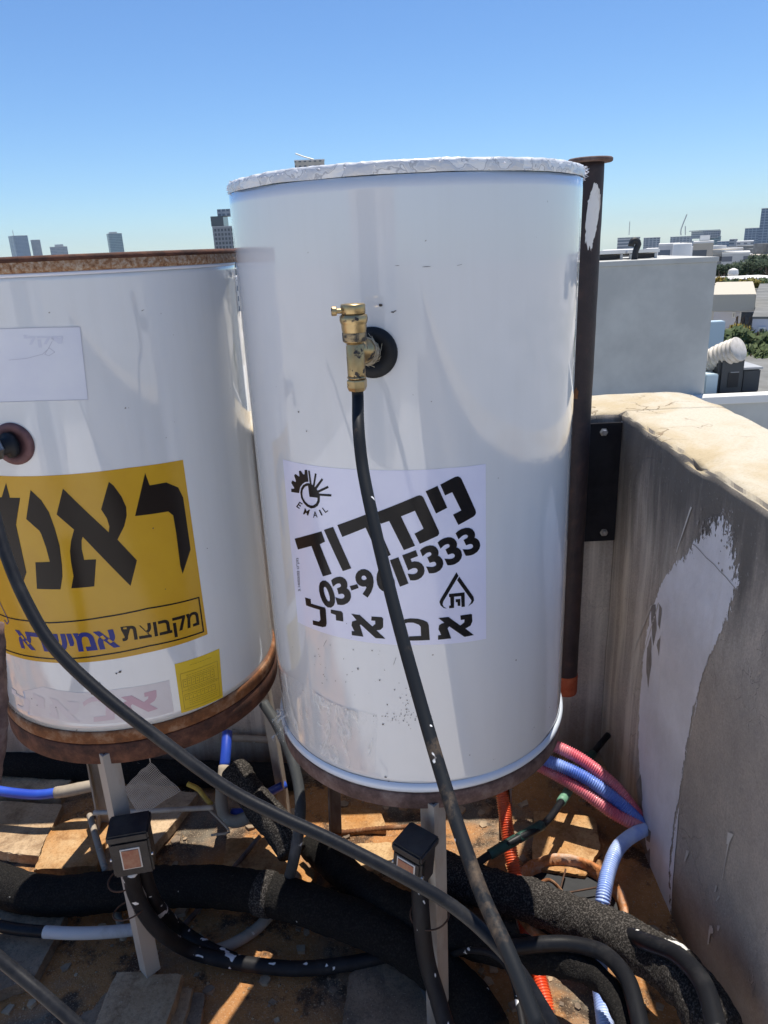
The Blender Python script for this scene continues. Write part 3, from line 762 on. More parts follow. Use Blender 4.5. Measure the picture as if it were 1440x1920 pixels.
# crumpled clear film stuck low on the front
fpx = [(532, 1255), (570, 1280), (620, 1315), (660, 1330), (708, 1338), (706, 1400), (704, 1448), (660, 1442), (600, 1410), (560, 1375), (535, 1325)]
bm = bmesh.new(); f = bm.faces.new([bm.verts.new((u, z, 0)) for u, z in px_poly(TM, fpx)]); bmesh.ops.triangulate(bm, faces=[f])
for ax in (0, 1):
    k = -1.0
    lo = min(v.co[ax] for v in bm.verts); hi = max(v.co[ax] for v in bm.verts); k = lo + .004
    while k < hi:
        co = [0, 0, 0]; no = [0, 0, 0]; co[ax] = k; no[ax] = 1
        bmesh.ops.bisect_plane(bm, geom=bm.verts[:] + bm.edges[:] + bm.faces[:], plane_co=co, plane_no=no); k += .004
for v in bm.verts:
    u, z = v.co.x, v.co.y
    d = abs(mnoise.noise(Vector((u * 30 + z * 22, z * 16, 0)))) * .006 + abs(mnoise.noise(Vector((u * 90, z * 50, 4)))) * .002
    v.co = TM.at(u, z, .0012 + d)
obj('clear_film', bm, M['film'], heater, True)
bm = bmesh.new()      # loose tongue of film hanging off the left side
g = [[PC(515 + 22 * i / 8 + 6 * math.sin(j), 1330 + 60 * j / 12 + 3 * math.sin(i * 2 + j), 1.36 + .012 * math.sin(i * 1.7 + j * .9)) for i in range(9)] for j in range(13)]
gv = [[bm.verts.new(p) for p in r] for r in g]
for j in range(12):
    for i in range(8): bm.faces.new((gv[j][i], gv[j][i + 1], gv[j + 1][i + 1], gv[j + 1][i]))
obj('loose_film', bm, M['film'], heater, True)

# --- gasket and brass valve on the front
gu, gz_ = TM.uv(699, 661)
gp = TM.at(gu, gz_); gn = Vector((gp.x - TM.cx, gp.y - TM.cy, 0)).normalized()
gask = obj('gasket', lathe([(.0335, -.004), (.0335, .003), (.032, .0055), (.014, .0060), (.013, .002), (.0, .002)], 48, axis_mat(gp, gn)), M['rubber'], heater, True)
va = PC(666, 655, .905)      # axis point of the valve
valve = obj('valve', lathe([(.0000, -.035), (.0108, -.035), (.0112, -.030), (.0112, .004), (.0104, .0055), (.0104, .008), (.0, .008)], 40, Matrix.Translation(va)), M['brass'], heater, True)
bdir = (va - gp)
bm = bmesh.new(); L = bdir.length
add_lathe(bm, [(.0115, 0), (.0115, L * .3), (.0150, L * .32), (.0165, L * .40), (.0150, L * .50), (.0165, L * .56), (.0150, L * .64), (.0120, L * .68), (.0115, L)], 40, axis_mat(gp, bdir))
obj('branch', bm, M['brass'], valve, True)
bm = bmesh.new()
for k in range(46):          # hemp wound round the branch
    a0 = random.uniform(0, 6.28); t_ = random.uniform(.28, .62); rr = .0168
    q = bdir.to_track_quat('Z', 'Y'); pts = []
    wild = random.random() < .45
    for j in range(6):
        a = a0 + j * random.uniform(.15, .5); rj = rr + (random.uniform(0, .006) * j / 5 if wild else random.uniform(0, .001))
        pts.append(gp + q @ Vector((rj * math.cos(a), rj * math.sin(a), L * (t_ - .03 * j * (1 if wild else .1)))))
    add_tube(bm, pts, .00032, 4, .003)
obj('hemp', bm, M['hemp'], valve)
Tv = Matrix.Translation(va)
obj('upper_body', lathe([(.0120, .0082), (.0140, .0095), (.0143, .010), (.0147, .0225), (.0152, .0235), (.0155, .030), (.0160, .0315), (.0170, .0335), (.0172, .0365), (.0168, .0405), (.0145, .0420)], 48, Tv), M['brass'], valve, True)
obj('tar_band', lathe([(.0146, .0102), (.0149, .0115), (.0151, .0195), (.0149, .0205)], 48, Tv, cap=False), M['brass_dark'], valve, True)
obj('cap', lathe([(.0142, .0424), (.0150, .0432), (.0150, .0525), (.0142, .0540), (.0, .0543)], 48, Tv), M['brass'], valve, True)
sp_ = va + Vector((-.011, -.004, .0465))
bm = bmesh.new(); add_lathe(bm, [(.0030, 0), (.0030, .0085), (.0052, .0090), (.0056, .0098), (.0056, .0145), (.0048, .0152), (.0, .0153)], 20, axis_mat(sp_, (-1, -.15, .02)))
obj('bleed_screw', bm, M['brass'], valve, False)
bm = bmesh.new(); add_lathe(bm, [(.0110, -.0362), (.0125, -.0372), (.0129, -.0385), (.0129, -.0465), (.0121, -.048), (.0108, -.051), (.0, -.051)], 6, Tv @ Matrix.Rotation(.3, 4, 'Z'))
add_lathe(bm, [(.0116, -.0330), (.0122, -.0342), (.0116, -.0354)], 32, Tv)
obj('nut', bm, M['brass'], valve, False)

# --- left heater
old = thing('water_heater', 'shorter white water heater with rusty rims and a big yellow sticker', 'water heater', 'water heaters on the roof', (TL.cx, TL.cy, TL.z0))
obj('body', TL.body(), M['enamel_old'], old, True)
T_l = Matrix.Translation((TL.cx, TL.cy, TL.z1))
obj('top_rim', lathe([(R + .0015, -.001), (R + .004, .001), (R + .0045, .006), (R + .0038, .0138)], 192, T_l, cap=False), M['rust_rim'], old, True)
obj('rolled_edge', lathe([(R + .0042, .0140), (R + .0055, .0155), (R + .0055, .0185), (R + .003, .0215), (R - .004, .022), (.0, .024)], 192, T_l), M['rust_dark'], old, True)
obj('rim_groove', lathe([(R + .0012, -.006), (R + .0022, -.005), (R + .0022, -.002), (R + .0012, -.0012)], 192, T_l, cap=False), M['paper'], old, True)
T_b = Matrix.Translation((TL.cx, TL.cy, TL.z0))
obj('bottom_rim', lathe([(R + .0012, .0005), (R + .003, -.001), (R + .004, -.006), (R + .004, -.020), (R + .0025, -.024), (R - .006, -.026), (.0, -.026)], 192, T_b), M['rust_orange'], old, True)
# yellow sticker
yc = [TL.uv(343, 862), TL.uv(389, 1189)]
ytop = .5 * (yc[0][1] + TL.uv(120, 888)[1]); ybot = .5 * (yc[1][1] + TL.uv(130, 1243)[1])
yst = decal('yellow_sticker', [[(-.175, TL.uv(60, 893)[1]), TL.uv(120, 890), TL.uv(240, 877), yc[0], yc[1], TL.uv(270, 1225), TL.uv(130, 1243), (-.175, TL.uv(40, 1236)[1])]], TL, .0004, M['yellow_st'], old)
cl = ((0, 860), .180556); cL2 = ((0, 820), .375)
big = [px_poly(TL, [(655, 310), (1130, 765), (1135, 700), (1110, 620), (1050, 525), (1130, 240), (1180, 280), (1260, 390), (1310, 500), (1315, 590), (1290, 700), (1220, 840), (1422, 1055), (1355, 1320), (1050, 1010), (860, 810), (848, 850), (850, 940), (875, 1050), (998, 1045), (980, 1325), (742, 1345), (765, 1220), (740, 1080), (728, 960), (740, 850), (770, 735), (590, 578)], *cl),
       px_poly(TL, [(320, 325), (430, 430), (510, 555), (570, 720), (620, 900), (645, 1100), (650, 1220), (630, 1355), (385, 1350), (370, 1075), (520, 1070), (480, 920), (430, 780), (410, 745), (275, 625)], *cl),
       px_poly(TL, [(65, 250), (105, 405), (212, 405), (168, 685), (275, 1180), (245, 1270), (150, 1180), (45, 700), (-120, 695), (-120, 405), (20, 400)], *cl),
       px_poly(TL, [(725, 178), (748, 240), (830, 225), (890, 250), (915, 300), (952, 560), (912, 682), (900, 640), (880, 480), (865, 390), (840, 370), (675, 393), (685, 350)], *cL2)]
decal('large_word', big, TL, .0008, M['ink_brown'], yst)
cb = ((0, 1100), .27778)
fr = [(-.165, TL.uv(*(17, 1158))[1])] + px_poly(TL, [(60, 210), (200, 232), (330, 243), (500, 232), (700, 205), (1000, 145), (1340, 72), (1372, 302), (1000, 400), (700, 460), (400, 488), (200, 470), (40, 425)], *cb) + [(-.165, TL.uv(11, 1218)[1])]
txt = strip(fr, .0026)
pl, _ = glyphs('תצובקמ', .022)
def pxb(x, y): return (cb[0][0] + x * cb[1], cb[0][1] + y * cb[1])
txt += place_px(TL, pl, pxb(835, 405), pxb(1350, 290), pxb(812, 270))
decal('small_word', txt, TL, .0008, M['ink_brown'], yst)
pl, _ = glyphs('ארשימא', .035)
bl = place_px(TL, pl, pxb(140, 412), pxb(812, 405), pxb(100, 287))
bl += strip(px_poly(TL, [(-20, 60), (10, 130), (45, 200), (58, 235), (48, 252), (30, 225)], *cb), .002)
decal('blue_word', bl, TL, .0009, M['ink_blue'], yst)
# small yellow form sticker
q4 = [TL.uv(327, 1245), TL.uv(411, 1216), TL.uv(418, 1307), TL.uv(340, 1337)]
ys2 = decal('form_sticker', [q4], TL, .0004, M['yellow_st2'], old)
def q_at(s_, t_):
    a = Vector(q4[0]).lerp(Vector(q4[1]), s_); b_ = Vector(q4[3]).lerp(Vector(q4[2]), s_); return tuple(a.lerp(b_, t_))
ln = []
def ql(s0, t0, s1, t1, w_=.0006): ln.extend(strip([q_at(s0, t0), q_at(s1, t1)], w_))
for (s0, t0, s1, t1) in ((.08, .22, .92, .22), (.08, .94, .92, .94), (.08, .22, .08, .94), (.92, .22, .92, .94), (.12, .35, .82, .35), (.12, .50, .82, .50), (.12, .65, .82, .65), (.12, .76, .82, .76), (.08, .57, .92, .57)): ql(s0, t0, s1, t1)
for k in range(9):
    s_ = .12 + .0875 * k; ql(s_, .35, s_, .50); ql(s_, .65, s_, .76)
    if k < 8:
        for t_ in (.39, .45, .69): ql(s_ + .03, t_, s_ + .06, t_, .0009)
for t_ in (.10, .28, .32, .54, .60, .80, .84, .88):
    s_ = .3 if t_ == .10 else .2
    while s_ < (.75 if t_ == .10 else .85):
        d_ = random.uniform(.02, .06); ql(s_, t_, s_ + d_, t_, .0007); s_ += d_ + .02
decal('form_lines', ln, TL, .0008, M['ink_dim'], ys2)
# faded label along the foot
fq = [(-.150, TL.uv(30, 1290)[1]), TL.uv(80, 1288), TL.uv(150, 1299), TL.uv(230, 1291), TL.uv(317, 1275), TL.uv(326, 1334), TL.uv(240, 1353), TL.uv(150, 1357), TL.uv(80, 1345), (-.150, TL.uv(30, 1327)[1])]
fst = decal('faded_label', [fq], TL, .0004, M['paper_old'], old)
co_ = ((0, 1240), .30556)
def box_of(poly): xs = [p[0] for p in poly]; ys = [p[1] for p in poly]; return min(xs), max(xs), min(ys), max(ys)
def reuse(src, px0, px1, top, bot):
    x0, x1, y0, y1 = box_of(src); pl = [[((x - x0) / (x1 - x0), (y1 - y) / (y1 - y0)) for x, y in src]]
    return place_px(TL, pl, (px0, bot[0]), (px1, bot[1]), (px0, top))
decal('faded_letter', reuse(ALEF, 226, 296, 1300, (1344, 1337)), TL, .0008, M['fade1'], fst)
decal('faded_letter', reuse(MEM, 155, 215, 1307, (1354, 1350)), TL, .0008, M['fade2'], fst)
decal('faded_letter', reuse(ALEF2, 92, 150, 1308, (1350, 1354)), TL, .0008, M['fade3'], fst)
decal('faded_letter', reuse(YOD, 62, 84, 1300, (1325, 1330)) + reuse(LAMED, 22, 55, 1290, (1322, 1336)), TL, .0008, M['fade3'], fst)
# blank paper label
pq = [(-.165, TL.uv(30, 613)[1]), TL.uv(80, 614), TL.uv(150, 613), TL.uv(165, 749), TL.uv(80, 751), (-.165, TL.uv(30, 753)[1])]
pst = decal('paper_label', [pq], TL, .0004, M['paper'], old)
edge = strip([pq[0], pq[1], pq[2], pq[3], pq[4], pq[5]], .0009)
edge += strip(px_poly(TL, [(17, 675), (50, 672), (80, 664), (90, 655), (98, 640)]), .0006) + strip(px_poly(TL, [(84, 664), (92, 652), (103, 660), (92, 667), (84, 664)]), .0006)
decal('label_crease', edge, TL, .0008, M['ink_pale'], pst)
pl, _ = glyphs('לקד', .02)
decal('faded_word', place_px(TL, pl, (48, 652), (121, 650), (44, 628)), TL, .0008, pbr('ghost_print', (.66, .66, .73), rough=.5), pst)
# marks on old tank
mk = [blob(TL, *a) for a in ((218, 1263, 3, 2), (225, 1260, 5, 3), (186, 1284, 4, 8), (176, 1300, 8, 4), (60, 1310, 1.5, 2), (70, 1322, 2, 1.5), (105, 1326, 2, 1.5), (287, 990, 2, 2), (310, 1104, 1.6, 1.6), (388, 1028, 1.5, 1.2), (267, 582, 5, .6, 20), (510, 1064, 1, 2))]
tag(decal('dirt_specks', mk, TL, .0011, M['dirt'], old), kind='stuff')
# gasket + nipple
gu2, gz2 = TL.uv(26, 832); g2 = TL.at(gu2, gz2); n2 = Vector((g2.x - TL.cx, g2.y - TL.cy, 0)).normalized()
obj('gasket', lathe([(.033, -.004), (.033, .002), (.030, .0045), (.0215, .005), (.021, .0035), (.0, .0035)], 48, axis_mat(g2, n2)), M['rubber_red'], old, True)
nd = (n2 + Vector((-.55, 0, -.03))).normalized()
fit = obj('pipe_fitting', lathe([(.0195, .0), (.0195, .009), (.013, .010), (.013, .022), (.0, .022)], 32, axis_mat(g2 + n2 * .003, nd)), M['rubber'], old, True)
obj('nut', lathe([(.0165, .0), (.018, .002), (.018, .016), (.0165, .018), (.0, .018)], 6, axis_mat(g2 + nd * .024, nd)), M['zinc'], fit)
e0 = g2 + nd * .040
obj('elbow', tube([e0, e0 + nd * .03, e0 + nd * .05 + Vector((0, 0, -.015)), e0 + nd * .056 + Vector((0, 0, -.045))], .0135, 20, .006), M['zinc'], fit, True)
obj('collar', lathe([(.0150, .0), (.0150, .004)], 28, axis_mat(e0 + nd * .004, nd)), M['paper'], fit, True)

# ------------------------------------------------------------------ stands
def angle_leg(base, top, facing, w_=.030, th=.004):
    """L-section: two flat flanges meeting at the outer edge, V opening inwards"""
    bm = bmesh.new(); ax = (Vector(top) - Vector(base))
    out = Vector((facing[0], facing[1], 0)).normalized(); side = Vector((-out.y, out.x, 0))
    for s_ in (1, -1):
        d = (side * s_ - out).normalized(); n = (side * s_ + out).normalized()
        prof = [Vector((0, 0, 0)), d * w_, d * w_ - n * th, -out * th * 1.414 * .999]
        a = [bm.verts.new(Vector(base) + p) for p in prof]; b_ = [bm.verts.new(Vector(top) + p) for p in prof]
        for i in range(4): bm.faces.new((a[i], a[(i + 1) % 4], b_[(i + 1) % 4], b_[i]))
        bm.faces.new(a[::-1]); bm.faces.new(b_)
    return bm
def stand(tank, z_top, h_, label, ring_mat, leg_mats, angs, splay, loc_z=0.0):
    s_ = thing('heater_stand', label, 'stand', 'three-legged heater stands', (tank.cx, tank.cy, 0))
    T_ = Matrix.Translation((tank.cx, tank.cy, 0))
    obj('ring', lathe([(R - .030, z_top), (R + .001, z_top), (R + .003, z_top - .002), (R + .003, z_top - h_ + .002), (R + .001, z_top - h_), (R - .004, z_top - h_), (R - .004, z_top - .005), (R - .030, z_top - .005), (R - .030, z_top)], 160, T_, cap=False), ring_mat, s_, True)
    for a, m_, sp in zip(angs, leg_mats, splay):
        d = Vector((math.cos(rad(a)), math.sin(rad(a)), 0)); c = Vector((tank.cx, tank.cy, 0))
        rr = R + .012
        top = c + d * rr + Vector((0, 0, z_top - .018)); base = c + d * (rr + sp) + Vector((0, 0, loc_z if a == angs[0] else .004))
        obj('leg', angle_leg(base, top, d), m_, s_)
    return s_
stand(TL, TL.z0 - .026, .042, 'rusty dark brown stand under the yellow-stickered heater', M['rust_dark'], (M['leg'], M['leg'], M['leg']), (-90, 40, 146), (.004, .03, .03), .055)
stand(TM, TM.z0 - .0105, .030, 'brown ringed stand with grey front leg under the taller heater', M['rust_brown'], (M['leg'], M['leg_brown'], M['leg_brown']), (-89, 43, 137), (-.005, .03, .03), .004)

# ------------------------------------------------------------------ switch boxes on the legs
def switch_box(name, label, c, rz, size, sheet_rot=0):
    s_ = thing(name, label, 'electrical box', 'black boxes tied to the front legs', c, 0)
    Mx = Matrix.Translation(c) @ Matrix.Rotation(rz, 4, 'Z') @ Matrix.Rotation(sheet_rot, 4, 'Y')
    w_, d_, h_ = size
    obj('case', box((-w_ / 2, -d_ / 2, -h_ / 2), (w_ / 2, d_ / 2, h_ / 2), .005, Mx), M['box'], s_)
    lid = obj('lid', box((-w_ / 2 - .002, -d_ / 2 - .012, -h_ / 2 + .004), (w_ / 2 + .002, -d_ / 2 - .0015, h_ / 2 - .014), .004, Mx), M['box'], s_)
    obj('hood', box((-w_ / 2 - .003, -d_ / 2 - .016, h_ / 2 - .0125), (w_ / 2 + .003, d_ / 2 + .002, h_ / 2 + .004), .003, Mx), M['box'], s_)
    obj('label_frame', box((-.017, -d_ / 2 - .0135, -.025), (.017, -d_ / 2 - .0121, .020), 0, Mx), M['box_label_edge'], lid)
    obj('label_plate', box((-.0145, -d_ / 2 - .0150, -.0225), (.0145, -d_ / 2 - .0136, .0170), 0, Mx), M['box_label'], lid)
    for sx in (-1, 1): obj('screw', lathe([(.0035, 0), (.0035, .003), (.002, .004), (.0, .004)], 12, Mx @ axis_mat(Vector((sx * (w_ / 2 + .001), -d_ / 2 - .006, -.005)), (sx, 0, 0))), M['bolt'], s_)
    return s_
switch_box('switch_box', 'black box with square reddish plate, tied to the left heater leg', PC(250, 1582, 1.345), .18, (.066, .040, .096))
switch_box('switch_box', 'black box half hidden by a hose, on the leg of the taller heater', PC(781, 1606, 1.205), -.62, (.050, .040, .080), .10)
def wire_loop(px, py, zc, r, label, tilt):
    c = PC(px, py, zc); pts = [c + Vector((r * math.cos(a), r * .8 * math.sin(a), .25 * r * math.sin(a + tilt))) for a in [2 * math.pi * k / 14 for k in range(15)]]
    tag(obj('tie_wire', tube(pts, .0016, 6, .006), M['wire'], None, True), label, 'wire', 'wires tying boxes to legs')
wire_loop(232, 1648, 1.41, .030, 'rusty wire tied round the left leg just under its box', .6)
wire_loop(243, 1705, 1.43, .032, 'rusty wire tied round the left leg, lower of two', 1.8)
wire_loop(806, 1712, 1.28, .034, 'thin dark wire looped round the leg of the taller heater', .3)

# ------------------------------------------------------------------ rusty post with bracket
post = thing('vent_post', 'dark rusty pipe post with flat flange and white paint splash beside the tall heater', 'post', None, (.468, 1.705, 0))
pc = Vector((.468, 1.705, 0)); pr = .0295
pz0, pz1 = PY(1070, 1297, 1.70).z, PY(1110, 299, 1.70).z
bm = bmesh.new(); add_tube(bm, [pc + Vector((0, 0, pz0 + .005)), pc + Vector((0, 0, .8)), pc + Vector((0, 0, pz1))], pr, 40, .02, rough=.0004, rfreq=80)
obj('pipe', bm, M['post'], post, True)
obj('flange', lathe([(.0, pz1 - .006), (.044, pz1 - .006), (.0465, pz1 - .004), (.0465, pz1 + .001), (.044, pz1 + .003), (.0, pz1 + .004)], 56, Matrix.Translation(pc)), M['rust_brown'], post, True)
obj('painted_foot', lathe([(pr - .004, pz0 - .002), (pr + .001, pz0), (pr + .0016, pz0 + .004), (pr + .0016, pz0 + .055), (pr + .0008, pz0 + .057)], 40, Matrix.Translation(pc), cap=False), M['post_red'], post, True)
TP = Tank(pc.x, pc.y, pr, 0, 2, 0.0)
TP.disp = lambda th, z: .0003
sp_px = [(1116, 342), (1121, 350), (1125, 365), (1124, 385), (1121, 410), (1116, 435), (1111, 455), (1108, 472), (1105, 462), (1103, 470), (1100, 450), (1098, 455), (1098, 430), (1099, 400), (1103, 375), (1109, 355)]
jag = []
raw = px_poly(TP, sp_px)
for i, a in enumerate(raw):
    b_ = raw[(i + 1) % len(raw)]
    for k in range(5):
        p = Vector(a).lerp(Vector(b_), k / 5); jag.append((p.x + random.uniform(-.0012, .0012), p.y + random.uniform(-.003, .003)))
decal('paint_splash', [jag], TP, .0012, M['white_splash'], post, .003)
decal('rust_spot', [blob(TP, 1080, 738, 9, 22, 0, 14)], TP, .0012, M['rust_orange'], post, .003)
# bracket plate on the far wall
pl0, pl1 = PY(1108, 790, WY0), PY(1156, 1012, WY0)
bx0, bx1 = pc.x - .05, PY(1156, 900, WY0).x
bz0, bz1 = PY(1130, 1010, WY0).z, PY(1130, 791, WY0).z
obj('bracket_plate', box((bx0, WY0 - .016, bz0), (bx1, WY0 - .007, bz1), .001), M['bracket'], post)
obj('bracket_web', box((pc.x - .006, pc.y + pr - .004, bz0 + .02), (pc.x + .006, WY0 - .0165, bz1 - .02), .001), M['bracket'], post)
for py_ in (810, 998):
    p = PY(1132, py_, WY0 - .016); p.y = WY0 - .0165
    obj('bolt', lathe([(.0105, 0), (.0105, .002), (.0075, .0022), (.0075, .009), (.006, .010), (.0, .010)], 6, axis_mat(p, (0, -1, 0))), M['bolt'], post)

# ------------------------------------------------------------------ slabs, drain and loose bits on the floor
def slab(px, z, th, m_, label, group='loose stone slabs under the heaters'):
    pts = [PZ(x, y, z) for x, y in px]
    out = []
    for i, p in enumerate(pts):
        q = pts[(i + 1) % len(pts)]; n = max(2, int((q - p).length / .012))
        for k in range(n):
            c = p.lerp(q, k / n); kk = .006 * mnoise.noise(c * 14) + .0035 * mnoise.noise(c * 60); k2 = .006 * mnoise.noise(c * 14 + Vector((7, 0, 0))) + .0035 * mnoise.noise(c * 60 + Vector((7, 0, 0))); out.append(c + Vector((kk, k2, .002 * mnoise.noise(c * 9))))
    bm = bmesh.new(); up = [bm.verts.new(p) for p in out]; lo = [bm.verts.new((p.x, p.y, z - th)) for p in out]
    f = bm.faces.new(up); bm.faces.new(lo[::-1]); n = len(out)
    for i in range(n): bm.faces.new((up[i], lo[i], lo[(i + 1) % n], up[(i + 1) % n]))
    bmesh.ops.bevel(bm, geom=list(f.edges), offset=.0025, segments=1, affect='EDGES')
    return tag(obj('stone_slab', bm, m_), label, 'stone slab', group)
slab([(-30, 1500), (118, 1507), (70, 1604), (-30, 1592)], .035, .03, M['stone'], 'beige slab at the left frame edge, in sun, below the blue pipe')
slab([(96, 1551), (62, 1630), (181, 1622), (212, 1545), (150, 1528)], .045, .03, M['stone_orange'], 'orange-stained sunlit slab left of the leg with the square box')
slab([(200, 1522), (255, 1468), (372, 1487), (300, 1572), (247, 1640), (195, 1632)], .030, .028, M['stone'], 'beige slab under the plastic net')
slab([(-30, 1452), (136, 1458), (112, 1494), (-30, 1492)], .03, .028, M['stone'], 'shaded beige slab behind the blue pipe at the left')
slab([(219, 1824), (340, 1828), (308, 1935), (172, 1935)], .055, .026, M['stone'], 'top slab of the pile under the left front leg')
slab([(225, 1846), (360, 1850), (332, 1950), (165, 1950)], .029, .013, M['stone'], 'middle slab of the pile under the left front leg')
slab([(200, 1864), (385, 1860), (365, 1960), (120, 1960)], .016, .014, M['stone_grey'], 'lowest slab of the pile under the left front leg')
slab([(-30, 1700), (127, 1710), (98, 1760), (62, 1836), (-30, 1868)], .03, .028, M['stone_grey'], 'grey slab in the lower left corner under the white-painted pipe')
slab([(653, 1824), (737, 1790), (800, 1815), (800, 1935), (640, 1935)], .022, .02, M['stone_grey'], 'grey pitted slab at the foot of the taller heater leg')
slab([(637, 1512), (716, 1518), (724, 1553), (620, 1556)], .022, .02, M['stone_orange'], 'small brown slab behind the steel bar')
slab([(1000, 1520), (1115, 1532), (1126, 1590), (1098, 1640), (1000, 1626)], .025, .022, M['stone_orange'], 'sandy slab between the green cable and the drain pot')
slab([(425, 1572), (522, 1568), (590, 1640), (565, 1682), (420, 1640)], .022, .02, M['stone_orange'], 'orange slab in a sun patch behind the thick foam pipe')
slab([(640, 1584), (735, 1578), (740, 1620), (665, 1640)], .022, .02, M['stone_orange'], 'sunlit orange slab left of the half hidden box')

dc = Vector((.372, 1.245, 0))
drain = thing('drain_pot', 'round orange rusted drain pot sunk in the floor by the wall', 'drain', None, (dc.x, dc.y, 0))
bm = bmesh.new(); add_lathe(bm, [(.108, .004), (.112, .018), (.114, .046), (.120, .050), (.126, .046), (.127, .034), (.122, .003)], 64, Matrix.Translation(dc), cap=False)
for v in bm.verts: v.co += Vector((nz(v.co, 40), nz(v.co, 40, 3), nz(v.co, 40, 7))) * .004
obj('rim', bm, M['rust_clay'], drain, True)
obj('bottom', lathe([(.0, .012), (.111, .014)], 48, Matrix.Translation(dc), cap=False), M['rubber'], drain, True)
bm = bmesh.new()
for a in (0.4, 1.4, 2.3): add_tube(bm, [dc + Vector((math.cos(a) * .09, math.sin(a) * .09, .035)), dc + Vector((math.cos(a + 2.6) * .09, math.sin(a + 2.6) * .09, .03))], .0022, 6, .03)
obj('grate_bars', bm, M['wire'], drain, True)

# grit scattered on the floor (uncountable)
bm = bmesh.new(); random.seed(3)
for k in range(2600):
    x, y = random.uniform(-.95, .58), random.uniform(.82, 1.75)
    if mnoise.noise(Vector((x * 3, y * 3, 5))) < -.05 and random.random() < .8: continue
    s_ = random.choice((.0015, .002, .002, .003, .005)) * random.uniform(.6, 1.3)
    Mx = Matrix.Translation((x, y, floor_z(x, y) + s_ * .3)) @ Matrix.Rotation(random.uniform(0, 6.28), 4, 'Z')
    vs = [bm.verts.new(Mx @ Vector(p)) for p in ((s_, 0, 0), (0, s_ * .8, 0), (-s_, .1 * s_, 0), (0, -s_ * .9, 0), (.1 * s_, 0, s_ * .7))]
    for i in range(4): bm.faces.new((vs[i], vs[(i + 1) % 4], vs[4]))
tag(obj('grit', bm, pbr('grit', (.42, .28, .15), (.22, .15, .10), 40, .9)), 'sandy grit and tiny stones strewn over the roof floor', 'grit', kind='stuff')
random.seed(11)

bm = bmesh.new(); rn = random.Random(21)
for k in range(170):
    x, y = rn.uniform(-.95, .57), rn.uniform(.9, 1.76); a = rn.uniform(0, 6.28); r = rn.uniform(.004, .016) * (1.6 if rn.random() < .12 else 1)
    n = rn.choice((4, 5, 5, 6)); z = floor_z(x, y); hgt = r * rn.uniform(.25, .6)
    ring = [(x + r * rn.uniform(.6, 1.1) * math.cos(a + 6.28 * i / n), y + r * rn.uniform(.6, 1.1) * math.sin(a + 6.28 * i / n)) for i in range(n)]
    lo = [bm.verts.new((p[0], p[1], z - .002)) for p in ring]; tx, ty_ = rn.uniform(-.3, .3), rn.uniform(-.3, .3)
    hi = [bm.verts.new((p[0], p[1], z + hgt + (p[0] - x) * tx + (p[1] - y) * ty_)) for p in ring]
    bm.faces.new(hi); bm.faces.new(lo[::-1])
    for i in range(n): bm.faces.new((lo[i], lo[(i + 1) % n], hi[(i + 1) % n], hi[i]))
tag(obj('rubble', bm, pbr('rubble', (.46, .34, .22), (.16, .12, .09), 9, .9, bmp=.4, bscale=90)), 'broken bits of tile and mortar strewn between the slabs', 'rubble', kind='stuff')
# plastic net scrap
bm = bmesh.new(); A, B_, Cc, D_ = PC(282, 1430, 1.60), PC(338, 1482, 1.62), PC(262, 1530, 1.66), PC(232, 1478, 1.63)
nn_ = 26
def net_p(s_, t_):
    p = A.lerp(B_, s_).lerp(D_.lerp(Cc, s_), t_); return p + Vector((0, 0, .006 * mnoise.noise(Vector((s_ * 4, t_ * 4, 0)))))
for i in range(nn_ + 1):
    add_tube(bm, [net_p(i / nn_, k / 6) for k in range(7)], .0006, 4, .02); add_tube(bm, [net_p(k / 6, i / nn_) for k in range(7)], .0006, 4, .02)
add_tube(bm, [A, A + Vector((.0, .0, .03)), A + Vector((-.004, .0, .06))], .0012, 6, .01)
tag(obj('plastic_net', bm, M['net']), 'grey scrap of plastic net hanging from the rusty ring behind a black hose', 'net')

# ------------------------------------------------------------------ hoses, pipes and conduits
def run(name, pts, r, m_, label, cat='hose', group=None, seg=16, step=.01, **k):
    """pts: (px, py, camera depth)"""
    o_ = obj(name, tube([PT(*p) for p in pts], r, seg, step, **k), m_, None, True)
    return tag(o_, label, cat, group)
hp = va + Vector((0, 0, -.05)); r0 = hp - E0
run_pts = [va + Vector((0, 0, -.047)), va + Vector((.0, 0, -.060))] + [PC(*p) for p in ((672, 800, .896), (679, 870, .885), (692, 940, .87), (717, 1050, .85), (750, 1180, .825), (789, 1320, .80), (824, 1440, .77), (862, 1560, .735), (905, 1680, .70), (955, 1790, .665), (1010, 1930, .63))]
tag(obj('valve_hose', tube(run_pts, .0074, 20, .008), M['hose_worn'], None, True), 'black hose dropping from the brass valve across the white sticker', 'hose')
run('heater_hose', [(-40, 880, .80), (-12, 960, .78), (8, 1030, .77), (45, 1120, .76), (100, 1212, .75), (190, 1300, .745), (300, 1386, .74), (420, 1474, .735), (520, 1528, .73), (620, 1574, .725), (760, 1646, .715), (850, 1700, .71), (920, 1760, .70), (980, 1830, .69), (1045, 1935, .67)], .0064, M['hose'], 'long black hose sweeping from the left heater down across the leg boxes', seg=20)
run('corner_hose', [(-40, 1765, .72), (20, 1815, .72), (80, 1865, .715), (170, 1945, .71)], .0062, M['hose'], 'short stretch of black hose crossing the bottom left corner', seg=20)
run('thick_hose', [(494, 1318, 1.75), (520, 1360, 1.72), (548, 1425, 1.68), (562, 1490, 1.64), (561, 1550, 1.60), (550, 1615, 1.60), (535, 1670, .05)], .0125, M['hose_grey'], 'grey paint-flecked hose hanging between the two heaters')
